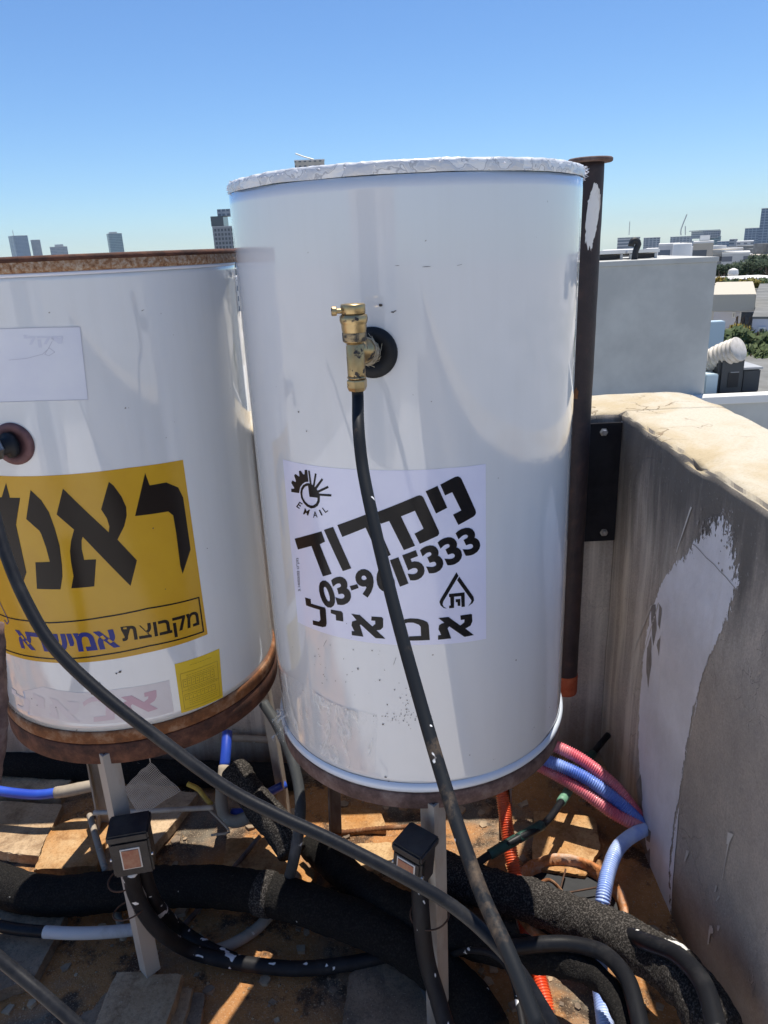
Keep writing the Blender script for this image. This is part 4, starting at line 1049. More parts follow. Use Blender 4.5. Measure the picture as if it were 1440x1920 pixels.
run('pale_pipe', [(556, 1640, .04), (525, 1690, .03), (485, 1738, .02), (440, 1768, .018), (400, 1784, .016)], .0125, M['dirty_pipe'], 'pale dusty pipe curving out from under the thick foam pipe', 'pipe')
run('painted_pipe', [(-40, 1728, .06), (30, 1742, .06), (90, 1748, .06)], .0125, M['hose'], 'black pipe with paint-white end along the bottom left slab', 'pipe')
wp = sc.objects[-1] if False else bpy.data.objects['painted_pipe']
pe = obj('white_end', tube([PT(*p) for p in ((84, 1747.5, .06), (140, 1750, .06), (200, 1748, .055), (262, 1742, .045))], .0130, 16, .01), M['white_pipe'], None, True)
pe.parent = wp
run('box_hose', [(243, 1630, 1.36), (258, 1685, 1.42), (296, 1742, 1.46), (352, 1780, .05), (420, 1800, .03), (500, 1812, .025), (570, 1816, .025), (660, 1806, .025), (745, 1788, .025)], .0150, M['hose_spatter'], 'black hose with white paint splashes curving from the left box')
run('loop_hose', [(266, 1625, 1.42), (290, 1690, 1.48), (335, 1740, .05), (390, 1778, .03), (440, 1800, .02)], .0140, M['hose_spatter'], 'black hose doubled behind the paint-splashed one')
run('leg_hose', [(786, 1640, 1.27), (790, 1720, 1.27), (800, 1800, 1.28), (820, 1870, 1.27), (842, 1945, 1.25)], .0150, M['hose_spatter'], 'black hose running down the front leg of the taller heater')
FO = dict(seg=30, step=.006)
run('foam_pipe', [(-60, 1640, .06), (10, 1662, .06), (80, 1680, .06), (170, 1676, .065), (300, 1662, .07), (420, 1664, .08), (520, 1680, .085), (620, 1712, .085), (720, 1752, .08), (810, 1810, .07), (880, 1880, .06), (920, 1945, .05)], .044, M['foam'], 'thick black foam pipe sweeping across in front of the left leg', 'insulated pipe', rough=.0022, **FO)
cuff = obj('grey_cuff', tube([PT(*p) for p in ((488, 1673, .084), (500, 1676, .085), (511, 1678, .085))],   .0475, 30, .004, rough=.0015), M['foam_grey'], None, True); cuff.parent = bpy.data.objects['foam_pipe']
run('foam_pipe', [(760, 1600, .05), (850, 1640, .06), (930, 1670, .075), (1000, 1692, .085), (1080, 1722, .10), (1160, 1758, .13), (1245, 1804, .165), (1305, 1866, .19), (1345, 1945, .20)], .044, M['foam_grey'], 'weathered grey foam pipe in sun by the wall, split along its top', 'insulated pipe', rough=.0045, rfreq=45, **FO)
run('foam_pipe', [(588, 1585, .05), (640, 1632, .07), (720, 1690, .10), (820, 1735, .11), (920, 1772, .11), (1010, 1794, .12), (1085, 1814, .14), (1138, 1846, .16), (1166, 1900, .18), (1178, 1945, .19)], [.036, .036, .036, .036, .034, .030, .025, .020, .018, .017], M['foam'], 'ragged black foam pipe passing behind the half hidden box to the bottom edge', 'insulated pipe', rough=.0040, rfreq=45, **FO)
run('foam_sleeve', [(438, 1440, 1.85), (480, 1500, 1.80), (530, 1560, 1.74), (548, 1600, 1.71)], [.034, .038, .040, .034], M['foam_grey'], 'loose grey foam sleeve leaning behind the hanging grey hose', 'foam sleeve', rough=.004, rfreq=45, seg=26, step=.006)
run('foam_pipe', [(-80, 1425, 2.15), (100, 1437, 2.13), (260, 1446, 2.11), (420, 1452, 2.08), (560, 1456, 2.06)], .036, M['foam'], 'black foam pipe lying along the foot of the far wall', 'insulated pipe', rough=.002, **FO)
run('wall_rail', [(425, 1383, 2.10), (480, 1386, 2.10), (560, 1390, 2.10)], .010, M['dirty_pipe'], 'pale thin pipe along the far wall between the heaters', 'pipe')
run('thin_cable', [(716, 1762, .02), (758, 1812, .02), (796, 1858, .02), (822, 1940, .03)], .0065, M['hose_grey'], 'thin grey cable on the floor beside the grey pitted slab', 'cable')
run('thin_cable', [(842, 1792, .09), (880, 1782, .15), (925, 1790, .17), (960, 1830, .17), (985, 1945, .17)], .006, M['hose_spatter'], 'thin white-spattered cable near where the two long hoses cross', 'cable')
run('thin_cable', [(995, 1672, .12), (1030, 1650, .10), (1062, 1690, .06), (1050, 1735, .05)], .004, M['rust_orange'], 'thin orange-brown wire curled over the drain pot', 'wire')
run('bare_hose', [(950, 1778, .15), (1020, 1770, .17), (1076, 1771, .18), (1133, 1788, .195), (1172, 1829, .215), (1188, 1870, .225), (1206, 1945, .235)], .0145, M['hose'], 'smooth black hose lying on the ragged foam at the bottom right', seg=20)
run('bare_hose', [(1170, 1748, .15), (1216, 1768, .20), (1267, 1789, .235), (1306, 1825, .265), (1328, 1867, .285), (1348, 1945, .30)], .0155, M['hose'], 'smooth black hose peeking out of the split foam beside the wall', seg=20)
CO = dict(corr=(.0034, .0054), step=.00115, seg=18)
run('conduit', [(985, 1378, 1.90), (1030, 1394, 1.86), (1090, 1424, 1.83), (1150, 1472, 1.81), (1190, 1522, 1.80), (1225, 1575, 1.83)], .0148, M['pink'], 'pink corrugated conduit, upper of two beside the wall', 'conduit', 'corrugated conduits by the wall', **CO)
run('conduit', [(980, 1412, 1.88), (1020, 1424, 1.84), (1090, 1454, 1.81), (1150, 1496, 1.79), (1193, 1536, 1.785), (1230, 1580, 1.83)], .0148, M['blue'], 'blue corrugated conduit lying between two pink ones', 'conduit', 'corrugated conduits by the wall', **CO)
run('conduit', [(975, 1420, 1.89), (1020, 1440, 1.85), (1085, 1478, 1.81), (1150, 1524, 1.78), (1192, 1546, 1.775), (1230, 1570, 1.83)], .0148, M['pink'], 'pink corrugated conduit, lower one touching the blue', 'conduit', 'corrugated conduits by the wall', **CO)
run('conduit', [(1240, 1550, 1.88), (1206, 1556, 1.77), (1164, 1584, 1.69), (1142, 1630, 1.63), (1130, 1690, 1.57), (1125, 1750, 1.56), (1124, 1830, .06), (1130, 1880, .06), (1138, 1945, .06)], .0150, M['blue_pale'], 'pale blue conduit dropping from the wall behind the grey foam', 'conduit', 'corrugated conduits by the wall', **CO)
run('conduit', [(938, 1455, 1.80), (946, 1520, 1.76), (958, 1600, 1.70), (975, 1690, 1.64), (992, 1760, 1.58), (1012, 1840, 1.50), (1042, 1945, 1.42)], .0150, M['orange'], 'orange-red corrugated conduit running down behind the valve hose', 'conduit', None, **CO)
gc = run('taped_cable', [(890, 1622, 1.62), (925, 1598, 1.64), (975, 1570, 1.66), (1020, 1545, 1.71), (1055, 1500, 1.80), (1080, 1460, 1.90), (1110, 1415, 1.98), (1140, 1378, 2.04)], .0085, M['hose'], 'black cable patched with green tape, slanting up to the far corner', 'cable')
for (a, b_, m_) in (((918, 1602, 1.635), (968, 1574, 1.66), 'green'), ((972, 1572, 1.66), (1016, 1547, 1.705), 'green'), ((1052, 1504, 1.793), (1068, 1479, 1.852), 'green_light'), ((1090, 1445, 1.93), (1112, 1412, 1.985), 'green')):
    e_ = obj('tape', tube([PC(*a), (PC(*a) + PC(*b_)) / 2, PC(*b_)], .0115, 16, .01, rough=.0006), M[m_], None, True); e_.parent = gc
run('blue_pipe', [(-40, 1476, 1.92), (20, 1486, 1.91), (70, 1490, 1.90), (112, 1485, 1.90)], .0125, M['blue_pipe'], 'blue water pipe with a dirty beige end behind the left slabs', 'pipe')
e_ = obj('dirty_end', tube([PC(*p) for p in ((104, 1486, 1.90), (140, 1480, 1.90), (195, 1468, 1.90))], .0150, 16, .01, rough=.001), M['dirty_pipe'], None, True); e_.parent = bpy.data.objects['blue_pipe']
up_ = run('elbow_pipe', [(426, 1372, 1.93), (424, 1405, 1.90), (421, 1438, 1.88)], .0135, M['blue_pipe'], 'upright blue pipe bending into a dirty beige elbow', 'pipe')
e_ = obj('dirty_elbow', tube([PC(*p) for p in ((421, 1436, 1.88), (416, 1480, 1.85), (416, 1512, 1.83), (424, 1534, 1.82), (444, 1540, 1.81), (470, 1530, 1.81))], .0150, 16, .01, rough=.001), M['dirty_pipe'], None, True); e_.parent = up_
run('blue_stub', [(434, 1524, 1.84), (470, 1520, 1.84), (500, 1490, 1.87), (535, 1470, 1.90)], .0110, M['blue_pipe'], 'short blue pipe stub behind the black foam sleeve', 'pipe')
run('thin_conduit', [(168, 1528, .08), (180, 1570, .09), (196, 1625, .10), (212, 1680, .02), (232, 1760, .02)], .0075, M['dirty_pipe'], 'thin dusty beige conduit running down behind the left leg', 'conduit', None, corr=(.0015, .006), step=.0015)
run('steel_bar', [(600, 1566, .05), (660, 1559, .05), (720, 1553, .05), (800, 1549, .05)], .006, M['rust_orange'], 'ribbed steel bar lying in the sun behind the half hidden box', 'steel bar', None, corr=(.0012, .008), step=.002)
run('cross_lath', [(176, 1524, 1.76), (290, 1520, 1.75), (400, 1514, 1.75)], .006, M['leg'], 'thin grey rod lying behind the left leg, by the net', 'rod')
run('floor_strip', [(338, 1742, .012), (395, 1680, .012), (440, 1625, .02), (488, 1568, .05)], .006, M['leg_brown'], 'thin brown strip passing under the thick foam pipe', 'rod')
run('yellow_tube', [(352, 1470, 1.80), (372, 1480, 1.79), (388, 1500, 1.77), (396, 1508, 1.76)], .006, M['yellow_plastic'], 'short yellow plastic tube beside the net scrap', 'tube')
run('loose_cord', [(392, 1518, 1.76), (415, 1540, 1.74), (430, 1560, 1.72), (408, 1564, 1.72), (396, 1566, 1.72)], .003, M['dirty_pipe'], 'thin whitish cord end under the beige elbow', 'cord')
# rusty pipe at the left frame edge
tag(obj('rusty_pipe', tube([PC(-26, 1172, 1.05), PC(-24, 1300, 1.06), PC(-26, 1420, 1.07), PC(-60, 1540, 1.10), PC(-160, 1640, 1.15)], .0250, 28, .012, rough=.003, rfreq=50), M['rust_brown'], None, True), 'rough rusty brown pipe end cut by the left frame edge', 'pipe')

# ------------------------------------------------------------------ unseen block added behind the camera for reflections and bounce
sr = thing('reflection_block', 'unseen white block added behind the viewpoint for tank reflections', 'reflection block', None, (-.6, -3.6, 0))
obj('wall', box((-2.6, -5.0, .0), (-1.15, -2.6, 2.6), .01), pbr('white_render', (.70, .69, .66), (.62, .6, .57), 4, .9), sr)
obj('dark_panel', box((-2.2, -2.595, .02), (-1.4, -2.56, 2.0), .005), pbr('grey_panel', (.2, .22, .24), rough=.5), sr)

# ------------------------------------------------------------------ houses and city beyond
def facade(name, wall, win, bx, bz, frac=.55, metal=0.0, rough=.7, wfrac=.6):
    m, t, b, o = newmat(name)
    tc = N(t, 'ShaderNodeTexCoord'); sp = N(t, 'ShaderNodeSeparateXYZ'); t.links.new(tc.outputs['Object'], sp.inputs[0])
    def cell(v, size, fr):
        q = math_(t, 'FRACT', math_(t, 'DIVIDE', v, size)); return math_(t, 'LESS_THAN', q, fr)
    hx = cell(math_(t, 'ADD', sp.outputs[0], sp.outputs[1]), bx, wfrac); hz = cell(sp.outputs[2], bz, frac)
    g = N(t, 'ShaderNodeNewGeometry'); sn = N(t, 'ShaderNodeSeparateXYZ'); t.links.new(g.outputs['Normal'], sn.inputs[0])
    side = math_(t, 'LESS_THAN', math_(t, 'ABSOLUTE', sn.outputs[2]), .5)
    f_ = math_(t, 'MULTIPLY', math_(t, 'MULTIPLY', hx, hz), side)
    wn = mix(t, ramp(t, noise(t, .15), [(.4, 0.0), (.6, 1.0)]), wall, tuple(c * .85 for c in wall))
    setc(t, b, mix(t, f_, wn, win)); setc(t, b, math_(t, 'MULTIPLY_ADD', f_, -.5, rough), 'Roughness')
    return m
FAC = {'white': facade('white_flats', (.62, .62, .62), (.10, .13, .18), 3.2, 3.1, .5, wfrac=.45), 'beige': facade('beige_flats', (.52, .46, .38), (.10, .11, .13), 2.8, 3.0, .5, wfrac=.5),
       'grey': facade('grey_office', (.30, .33, .37), (.07, .10, .15), 3.5, 3.4, .55, wfrac=.7), 'glass': facade('blue_glass', (.20, .27, .36), (.05, .10, .18), 2.6, 3.6, .75, wfrac=.82),
       'dark': facade('dark_tower', (.24, .25, .27), (.035, .045, .06), 3.0, 3.2, .6, wfrac=.62), 'stripe': facade('striped_office', (.48, .49, .50), (.12, .15, .19), 50, 3.4, .55, wfrac=1.0),
       'teal': facade('teal_office', (.20, .30, .34), (.06, .11, .15), 4.0, 3.5, .6, wfrac=.8), 'pale': facade('pale_flats', (.55, .54, .52), (.14, .15, .18), 2.6, 3.0, .45, wfrac=.5)}
plain = {'roofwhite': pbr('white_roof', (.74, .73, .70), rough=.8), 'grey_render': pbr('grey_render', (.53, .53, .495), (.44, .44, .415), .9, .9), 'beige_slab': pbr('beige_render', (.50, .45, .36), rough=.85),
         'dark': pbr('dark_glass', (.03, .04, .055), rough=.15), 'lav': pbr('white_house_wall', (.60, .60, .64), (.56, .56, .6), .6, .85), 'panel': pbr('pale_blue_panel', (.50, .62, .68), rough=.5), 'cap': pbr('white_coping', (.72, .71, .68), rough=.8),
         'steel': pbr('dull_steel', (.45, .46, .46), (.38, .38, .38), 4, .5, .3), 'black': pbr('matt_black', (.015, .015, .017), rough=.6), 'ac': pbr('dark_grey_unit', (.05, .055, .06), rough=.55), 'duct': pbr('duct_white', (.62, .58, .53), (.5, .47, .42), 8, .6), 'deckdark': pbr('dark_roof_deck', (.20, .20, .19), (.14, .14, .13), 1, .9), 'deck': pbr('roof_deck', (.40, .39, .36), (.3, .29, .27), 1, .9)}
def span(x0, x1, yt, Y):
    a, b_ = PY(x0, yt, Y), PY(x1, yt, Y); return a.x, b_.x, (a.z + b_.z) / 2
def tower(name, x0, x1, yt, Y, depth, m_, label, cat, rz=0.0, group=None, extra=None):
    a, b_, z = span(x0, x1, yt, Y)
    cx_ = (a + b_) / 2; w_ = abs(b_ - a)
    w2_ = w_ / (math.cos(rz) + abs(math.sin(rz)) * depth / max(w_, .1)) if rz else w_
    d2 = depth * (w2_ / w_)
    th_ = thing(name, label, cat, group, (cx_, Y + depth / 2, GZ), rz)
    az = math.atan2(cx_, Y); w2_ *= math.cos(az)
    Mx = Matrix.Translation((cx_, Y, 0)) @ Matrix.Rotation(rz - az, 4, 'Z') @ Matrix.Translation((0, d2 / 2, 0))
    o_ = obj('walls', box((-w2_ / 2, -d2 / 2, ground_z(Y) - 3), (w2_ / 2, d2 / 2, z), 0, Mx), m_, th_)
    obj('roof_parapet', box((-w2_ / 2 - .01 * w2_, -d2 / 2 - .01 * w2_, z + .002), (w2_ / 2 + .01 * w2_, d2 / 2 + .01 * w2_, z + .012 * w2_ + .3), 0, Mx), plain['cap'] if m_ in (FAC['white'], FAC['pale'], FAC['beige']) else plain['steel'], th_)
    return th_, Mx, w2_, d2, z
G = 'towers on the skyline'
def addbox(th_, Mx, name, lo, hi, m_): return obj(name, box(lo, hi, 0, Mx), m_, th_)
th_, Mx, w_, d_, z = tower('glass_tower', 20, 56, 442, 2300, 60, FAC['glass'], 'pale blue glass tower, leftmost on the skyline', 'tower', .3, G); addbox(th_, Mx, 'mast', (-w_ * .3, -1, z + 2), (-w_ * .3 + 1.2, 1, z + 16), plain['steel'])
tower('office_tower', 57, 75, 450, 2350, 40, FAC['grey'], 'narrow grey tower beside the leftmost glass tower', 'tower', 0, G)
th_, Mx, w_, d_, z = tower('office_tower', 93, 126, 463, 1900, 50, FAC['grey'], 'low blue-grey block just above the rusty rim', 'tower', 0, G); addbox(th_, Mx, 'roof_house', (-w_ * .2, -10, z + 1.5), (w_ * .3, 10, z + 6), plain['steel'])
th_, Mx, w_, d_, z = tower('office_tower', 201, 230, 438, 1800, 40, FAC['teal'], 'lone slim dark blue tower above the rusty rim', 'tower', .12, G); addbox(th_, Mx, 'roof_house', (-w_ * .35, -8, z + 1), (w_ * .2, 8, z + 4), plain['steel'])
th_, Mx, w_, d_, z = tower('apartment_tower', 398, 470, 425, 620, 30, FAC['dark'], 'dark gridded tower beside the left edge of the tall heater', 'tower', 0, G)
a, b_, z2 = span(402, 425, 407, 640); addbox(th_, Matrix(), 'dark_storey', (a, 624, z + 1), (b_, 645, z2), plain['dark'])
a, b_, z3 = span(412, 460, 393, 640); addbox(th_, Matrix(), 'roof_house', (a, 628, z2 + .2), (b_, 645, z3), FAC['grey'])
th_, Mx, w_, d_, z = tower('apartment_tower', 552, 608, 301, 420, 22, FAC['beige'], 'beige tower peeping over the tape of the tall heater', 'tower', 0, G)
a, b_, z2 = span(551, 609, 301, 420)
obj('crane_arm', tube([PY(588, 299, 421), PY(570, 294, 421), PY(554, 288, 421)], .35, 6, 4), plain['steel'], th_)
# right side skyline
th_, Mx, w_, d_, z = tower('office_block', 1158, 1200, 446, 900, 50, FAC['stripe'], 'striped grey office block right of the rusty post', 'office block', 0, G); addbox(th_, Mx, 'mast', (-.4, -.4, z + 3), (.4, .4, z + 18), plain['steel'])
tower('office_block', 1207, 1238, 446, 1300, 40, FAC['grey'], 'plain blue-grey block behind the bent black vent pipe', 'office block', 0, G)
th_, Mx, w_, d_, z = tower('office_block', 1257, 1298, 444, 1500, 50, FAC['grey'], 'grey block under construction with a crane on top', 'office block', 0, G)
cr = [PY(1277, 441, 1500), PY(1277, 430, 1500), PY(1288, 402, 1500)]
obj('crane', tube(cr, 1.1, 6, 20), plain['steel'], th_); obj('crane_mast', tube([PY(1285, 441, 1505), PY(1285, 424, 1505)], .9, 6, 20), plain['steel'], th_)
th_, Mx, w_, d_, z = tower('office_block', 1312, 1352, 444, 1200, 50, FAC['teal'], 'stepped teal office block with flat overhanging roof', 'office block', 0, G)
a, b_, z2 = span(1314, 1347, 433, 1205); addbox(th_, Matrix(), 'upper_storeys', (a, 1196, z - 2), (b_, 1240, z2), FAC['grey'])
a, b_, z3 = span(1311, 1350, 431, 1204); addbox(th_, Matrix(), 'flat_roof', (a, 1203, z2 + .3), (b_, 1242, z3), plain['steel'])
tower('office_block', 1345, 1372, 453, 1000, 40, FAC['glass'], 'bluish block right of the stepped teal one', 'office block', 0, G)
tower('office_block', 1368, 1383, 449, 800, 30, FAC['grey'], 'slim grey block left of the pale flats', 'office block', 0, G)
th_, Mx, w_, d_, z = tower('apartment_block', 1381, 1413, 453, 700, 40, FAC['pale'], 'pale flats with white roof before the glass tower', 'apartment block', 0, G); 
tower('office_block', 1296, 1313, 452, 1700, 40, FAC['glass'], 'faint blue block between the crane block and the stepped teal one', 'office block', 0, G)
tower('office_block', 1238, 1256, 457, 1900, 40, FAC['grey'], 'faint low block left of the crane block', 'office block', 0, G)
tower('glass_tower', 1397, 1431, 428, 1300, 50, FAC['glass'], 'grey-blue glass tower second from the right edge', 'tower', 0, G)
tower('glass_tower', 1428, 1490, 390, 1100, 50, FAC['glass'], 'tallest blue glass tower, cut by the right frame edge', 'tower', 0, G)
# middle distance
tower('white_flats', 1235, 1275, 460, 170, 14, FAC['white'], 'white flats left of the pale round tank', 'apartment block', 0, 'flats beyond the grey roof box')
tower('white_flats', 1130, 1192, 471, 300, 20, FAC['white'], 'white low flats behind the solar panels', 'apartment block', 0, 'flats beyond the grey roof box')
tower('white_flats', 1212, 1240, 468, 260, 14, FAC['pale'], 'low pale flats just right of the bent vent pipe', 'apartment block', 0, 'flats beyond the grey roof box')
tower('white_flats', 1400, 1424, 474, 330, 14, FAC['white'], 'small white flats right of the stepped beige house', 'apartment block', 0, 'flats beyond the grey roof box')
tower('white_flats', 1420, 1462, 466, 480, 20, FAC['beige'], 'beige flats at the foot of the tallest glass tower', 'apartment block', 0, 'flats beyond the grey roof box')
th_ , Mx, w_, d_, z = tower('beige_flats', 1300, 1338, 456, 150, 12, FAC['beige'], 'beige flats with small windows right of the pale round tank', 'apartment block', 0, 'flats beyond the grey roof box')
addbox(th_, Mx, 'roof_house', (-w_ * .2, -2, z + .5), (w_ * .3, 2, z + 1.4), plain['cap'])
tower('white_flats', 1336, 1372, 470, 420, 20, FAC['pale'], 'distant pale flats above the dark trees', 'apartment block', 0, 'flats beyond the grey roof box')
th_, Mx, w_, d_, z = tower('beige_house', 1354, 1406, 476, 210, 18, FAC['pale'], 'stepped beige house standing above the dark trees', 'house')
a, b_, z2 = span(1362, 1398, 467, 212); addbox(th_, Matrix(), 'upper_storey', (a, 213, z + 1), (b_, 225, z2), plain['beige_slab'])
p = PY(1287, 456, 70); r1 = (PY(1304, 470, 70).x - PY(1270, 470, 70).x) / 2
rt = thing('roof_tank', 'pale round tank on a roof behind the grey box', 'tank', None, (p.x, 70 + r1, GZ))
obj('shell', lathe([(r1, GZ - 1), (r1, p.z - .1), (r1 * .96, p.z), (.0, p.z + .05)], 40, Matrix.Translation((p.x, 70 + r1, 0))), plain['roofwhite'], rt, True)

# the far-off low city, one mass of blocks
rn = random.Random(77); bm = bmesh.new(); mats = [FAC['white'], FAC['pale'], FAC['beige'], FAC['grey'], plain['deckdark'], plain['roofwhite']]
def put(lo, hi, Mx, mi):
    n0 = len(bm.faces); add_box(bm, lo, hi, 0, Mx); bm.faces.ensure_lookup_table()
    for f in bm.faces[n0:]: f.material_index = mi
for k in range(900):
    d = 230 * (14 ** rn.random()); az = rn.uniform(-1.0, 1.0)
    if d < 330 and .52 < az < .95: continue
    x, y = d * math.sin(az), d * math.cos(az); zb = ground_z(d); h_ = rn.uniform(8, 15) + d * .004 * rn.random(); h_ = max(4, min(h_, EYE - .015 * d - zb - 2.5))
    wx, wy = rn.uniform(6, 13) * (1 + d / 1500), rn.uniform(6, 11) * (1 + d / 1500)
    Mx = Matrix.Translation((x, y, 0)) @ Matrix.Rotation(rn.choice((0, .2, .35, -.25)) - az * .8, 4, 'Z')
    put((-wx, -wy, zb - 4), (wx, wy, zb + h_), Mx, rn.choice((0, 0, 1, 1, 2, 3)))
    put((-wx * .5, -wy * .4, zb + h_ + .01), (wx * rn.uniform(-.1, .4), wy * .4, zb + h_ + rn.uniform(1.5, 3)), Mx, rn.choice((5, 1, 4)))
    if rn.random() < .5: put((wx * .45, -wy * .2, zb + h_ + .01), (wx * .75, wy * .2, zb + h_ + rn.uniform(.8, 1.6)), Mx, rn.choice((4, 5)))
fc = obj('far_city', bm, mats[0])
for m_ in mats[1:]: fc.data.materials.append(m_)
tag(fc, 'far-off mass of low pale city blocks under the skyline', 'city', kind='stuff')

# neighbour's roof with the grey box
HY = 15.0
nb = thing('neighbour_house', 'grey rendered house with a tall box on its roof beyond the parapet', 'house', None, (7, HY + 3, GZ))
a, b_, zt_ = span(1000, 1345, 489, HY + .3); lz = PY(1400, 741, HY).z
obj('walls', box((a - 3, HY, GZ), (b_ + 8, HY + 9, lz - .16), 0), plain['grey_render'], nb)
obj('roof_deck', box((b_ + .003, HY + .305, lz - .157), (b_ + 8, HY + 9, lz - .15)), plain['deckdark'], nb)
obj('coping', box((b_ - .4, HY - .05, lz - .158), (b_ + 8.05, HY + .3, lz), .01), plain['cap'], nb)
obj('roof_box', box((a, HY + .302, lz - .158), (b_, HY + 3.3, zt_ - .1), 0), plain['grey_render'], nb)
obj('box_coping', box((a - .03, HY + .28, zt_ - .098), (b_ + .03, HY + 3.33, zt_), .01), plain['grey_render'], nb)
# solar panels on the box
for (x0, x1, lab) in ((1040, 1172, 'dark solar panel on the grey box, mostly behind the rusty post'), (1176, 1236, 'dark solar panel on the grey box right of the bent pipe')):
    a0, a1 = PY(x0, 485, HY + 1.2).x, PY(x1, 485, HY + 1.2).x; z0 = zt_ + .05; z1 = PY(1180, 473, HY + 2.2).z
    sp = thing('solar_panel', lab, 'solar panel', 'solar panels on the grey box', (a0, HY + 1.2, zt_))
    bm = bmesh.new(); vs = [bm.verts.new(v) for v in ((a0, HY + 2.3, z0), (a1, HY + 2.3, z0), (a1, HY + 1.2, z1), (a0, HY + 1.2, z1), (a0, HY + 2.35, z0 + .05), (a1, HY + 2.35, z0 + .05), (a1, HY + 1.2, z1 + .06), (a0, HY + 1.2, z1 + .06))]
    for f in ((0, 1, 2, 3), (4, 7, 6, 5), (0, 4, 5, 1), (2, 6, 7, 3), (1, 5, 6, 2), (0, 3, 7, 4)): bm.faces.new([vs[i] for i in f])
    obj('collector', bm, plain['cap'], sp)
    obj('dark_back', box((a0 + .06, HY + 1.25, zt_ + .012), (a1 - .06, HY + 1.28, z1 - .02)), plain['black'], sp)
    for ax_ in (a0 + .05, a1 - .1): obj('foot', box((ax_, HY + 1.2, zt_ + .002), (ax_ + .05, HY + 1.24, z1 - .01)), plain['steel'], sp)
vp = [PY(1189, 489, HY + .9), PY(1192, 470, HY + .9), PY(1197, 458, HY + .9), PY(1193, 451, HY + .9), PY(1186, 452, HY + .9), PY(1183, 462, HY + .9)]
tag(obj('vent_pipe', tube(vp, .062, 14, .05), plain['black'], None, True), 'black hooked vent pipe standing on the grey box', 'pipe')
# roof plant
dk = tube([PY(1288, 716, HY + 1.5), PY(1318, 688, HY + 1.4), PY(1350, 668, HY + 1.1), PY(1386, 654, HY + .75)], .25, 32, .012, corr=(.035, .10))
tag(obj('air_duct', dk, plain['duct'], None, True), 'fat pale ribbed air duct leaning on the neighbouring roof', 'duct')
ac = thing('cooling_unit', 'dark grey cooling unit under the ribbed duct', 'cooling unit', None, (PY(1370, 700, HY + 1.0).x, HY + 1.0, lz))
x0, x1 = PY(1348, 700, HY + .8).x, PY(1396, 700, HY + .8).x; zt2 = PY(1375, 671, HY + .8).z
obj('case', box((x0, HY + .8, lz - .158), (x1, HY + 1.5, zt2), .06), plain['ac'], ac)
obj('hatch', box((x0 + .2, HY + .788, lz + .02), (x1 - .12, HY + .798, lz + .34), .004), plain['black'], ac)
obj('badge', box((x0 + .25, HY + .79, zt2 - .38), (x0 + .43, HY + .798, zt2 - .30)), plain['steel'], ac)
x2 = PY(1418, 700, HY + 1.2).x
bx_ = thing('roof_chest', 'low dark chest beside the cooling unit', 'chest', None, (x1 + .2, HY + 1.2, lz))
obj('case', box((x1 + .06, HY + 1.0, lz - .158), (x2, HY + 1.8, PY(1400, 690, HY + 1.2).z), .03), plain['ac'], bx_)
obj('lid', box((x1 + .03, HY + .97, PY(1400, 690, HY + 1.2).z + .002), (x2 + .03, HY + 1.83, PY(1400, 686, HY + 1.2).z), .01), plain['steel'], bx_)
pn = tag(obj('wall_panel', box((PY(1328, 640, HY + 4).x, HY + 4, lz - .15), (PY(1357, 640, HY + 4).x, HY + 4.3, PY(1340, 603, HY + 4).z), .02), plain['panel']), 'plain pale blue upright panel behind the ribbed duct', 'panel')
cr_ = tag(obj('pale_crate', box((PY(1322, 720, HY + .7).x, HY + .7, lz - .158), (PY(1346, 720, HY + .7).x, HY + 1.1, PY(1335, 702, HY + .7).z), .02), plain['panel']), 'pale crate left of the cooling unit', 'crate')
# houses further
def house(name, x0, x1, yt, Y, dep, m_, label, wins=(), roof=None):
    a, b_, z = span(x0, x1, yt, Y); cx_ = (a + b_) / 2; az = math.atan2(cx_, Y); w_ = (b_ - a) * math.cos(az) / 2
    h = thing(name, label, 'house', None, (cx_, Y, GZ), -az)
    Mx = Matrix.Translation((cx_, Y, 0)) @ Matrix.Rotation(-az, 4, 'Z')
    obj('walls', box((-w_, 0, GZ), (w_, dep, z), 0, Mx), m_, h)
    obj('roof', box((-w_ - .02, -.02, z + .003), (w_ + .02, dep + .02, z + .08), 0, Mx), roof or plain['deckdark'], h)
    for (wx0, wx1, wy0, wy1) in wins:
        p, q = PY(wx0, wy0, Y), PY(wx1, wy1, Y); k = math.cos(az)
        p.x, q.x = (p.x - cx_) * k, (q.x - cx_) * k
        wi = obj('window', box((p.x, -.05, q.z), (q.x, -.003, p.z), 0, Mx), plain['cap'], h)
        obj('pane', box((p.x + .06, -.08, q.z + .06), (q.x - .06, -.053, p.z - .06), 0, Mx), plain['dark'], wi)
    return h
house('white_house', 1338, 1470, 580, 34, 10, plain['lav'], 'white house with a wide dark window under the beige roof slab', ((1388, 1433, 583, 612), (1373, 1378, 586, 597), (1361, 1366, 617, 626), (1371, 1376, 618, 628), (1436, 1460, 583, 610)))
a, b_, z = span(1330, 1419, 552, 31); z0 = PY(1380, 584, 31).z
tag(obj('roof_slab', box((-(b_ - a) * .44, 0, z0), ((b_ - a) * .44, 9, z), .02, Matrix.Translation(((a + b_) / 2, 31, 0)) @ Matrix.Rotation(-math.atan2((a + b_) / 2, 31), 4, 'Z')), plain['beige_slab']), 'broad beige roof box over the white house', 'roof box')
house('white_block', 1411, 1480, 598, 27, 6, plain['lav'], 'small white block at the right frame edge with a narrow window', ((1422, 1433, 614, 638), (1440, 1446, 622, 640)))
house('blue_windowed_block', 1419, 1480, 549, 46, 8, plain['lav'], 'block with blue windows right of the beige roof box', ((1422, 1438, 553, 572), (1441, 1460, 553, 572)))
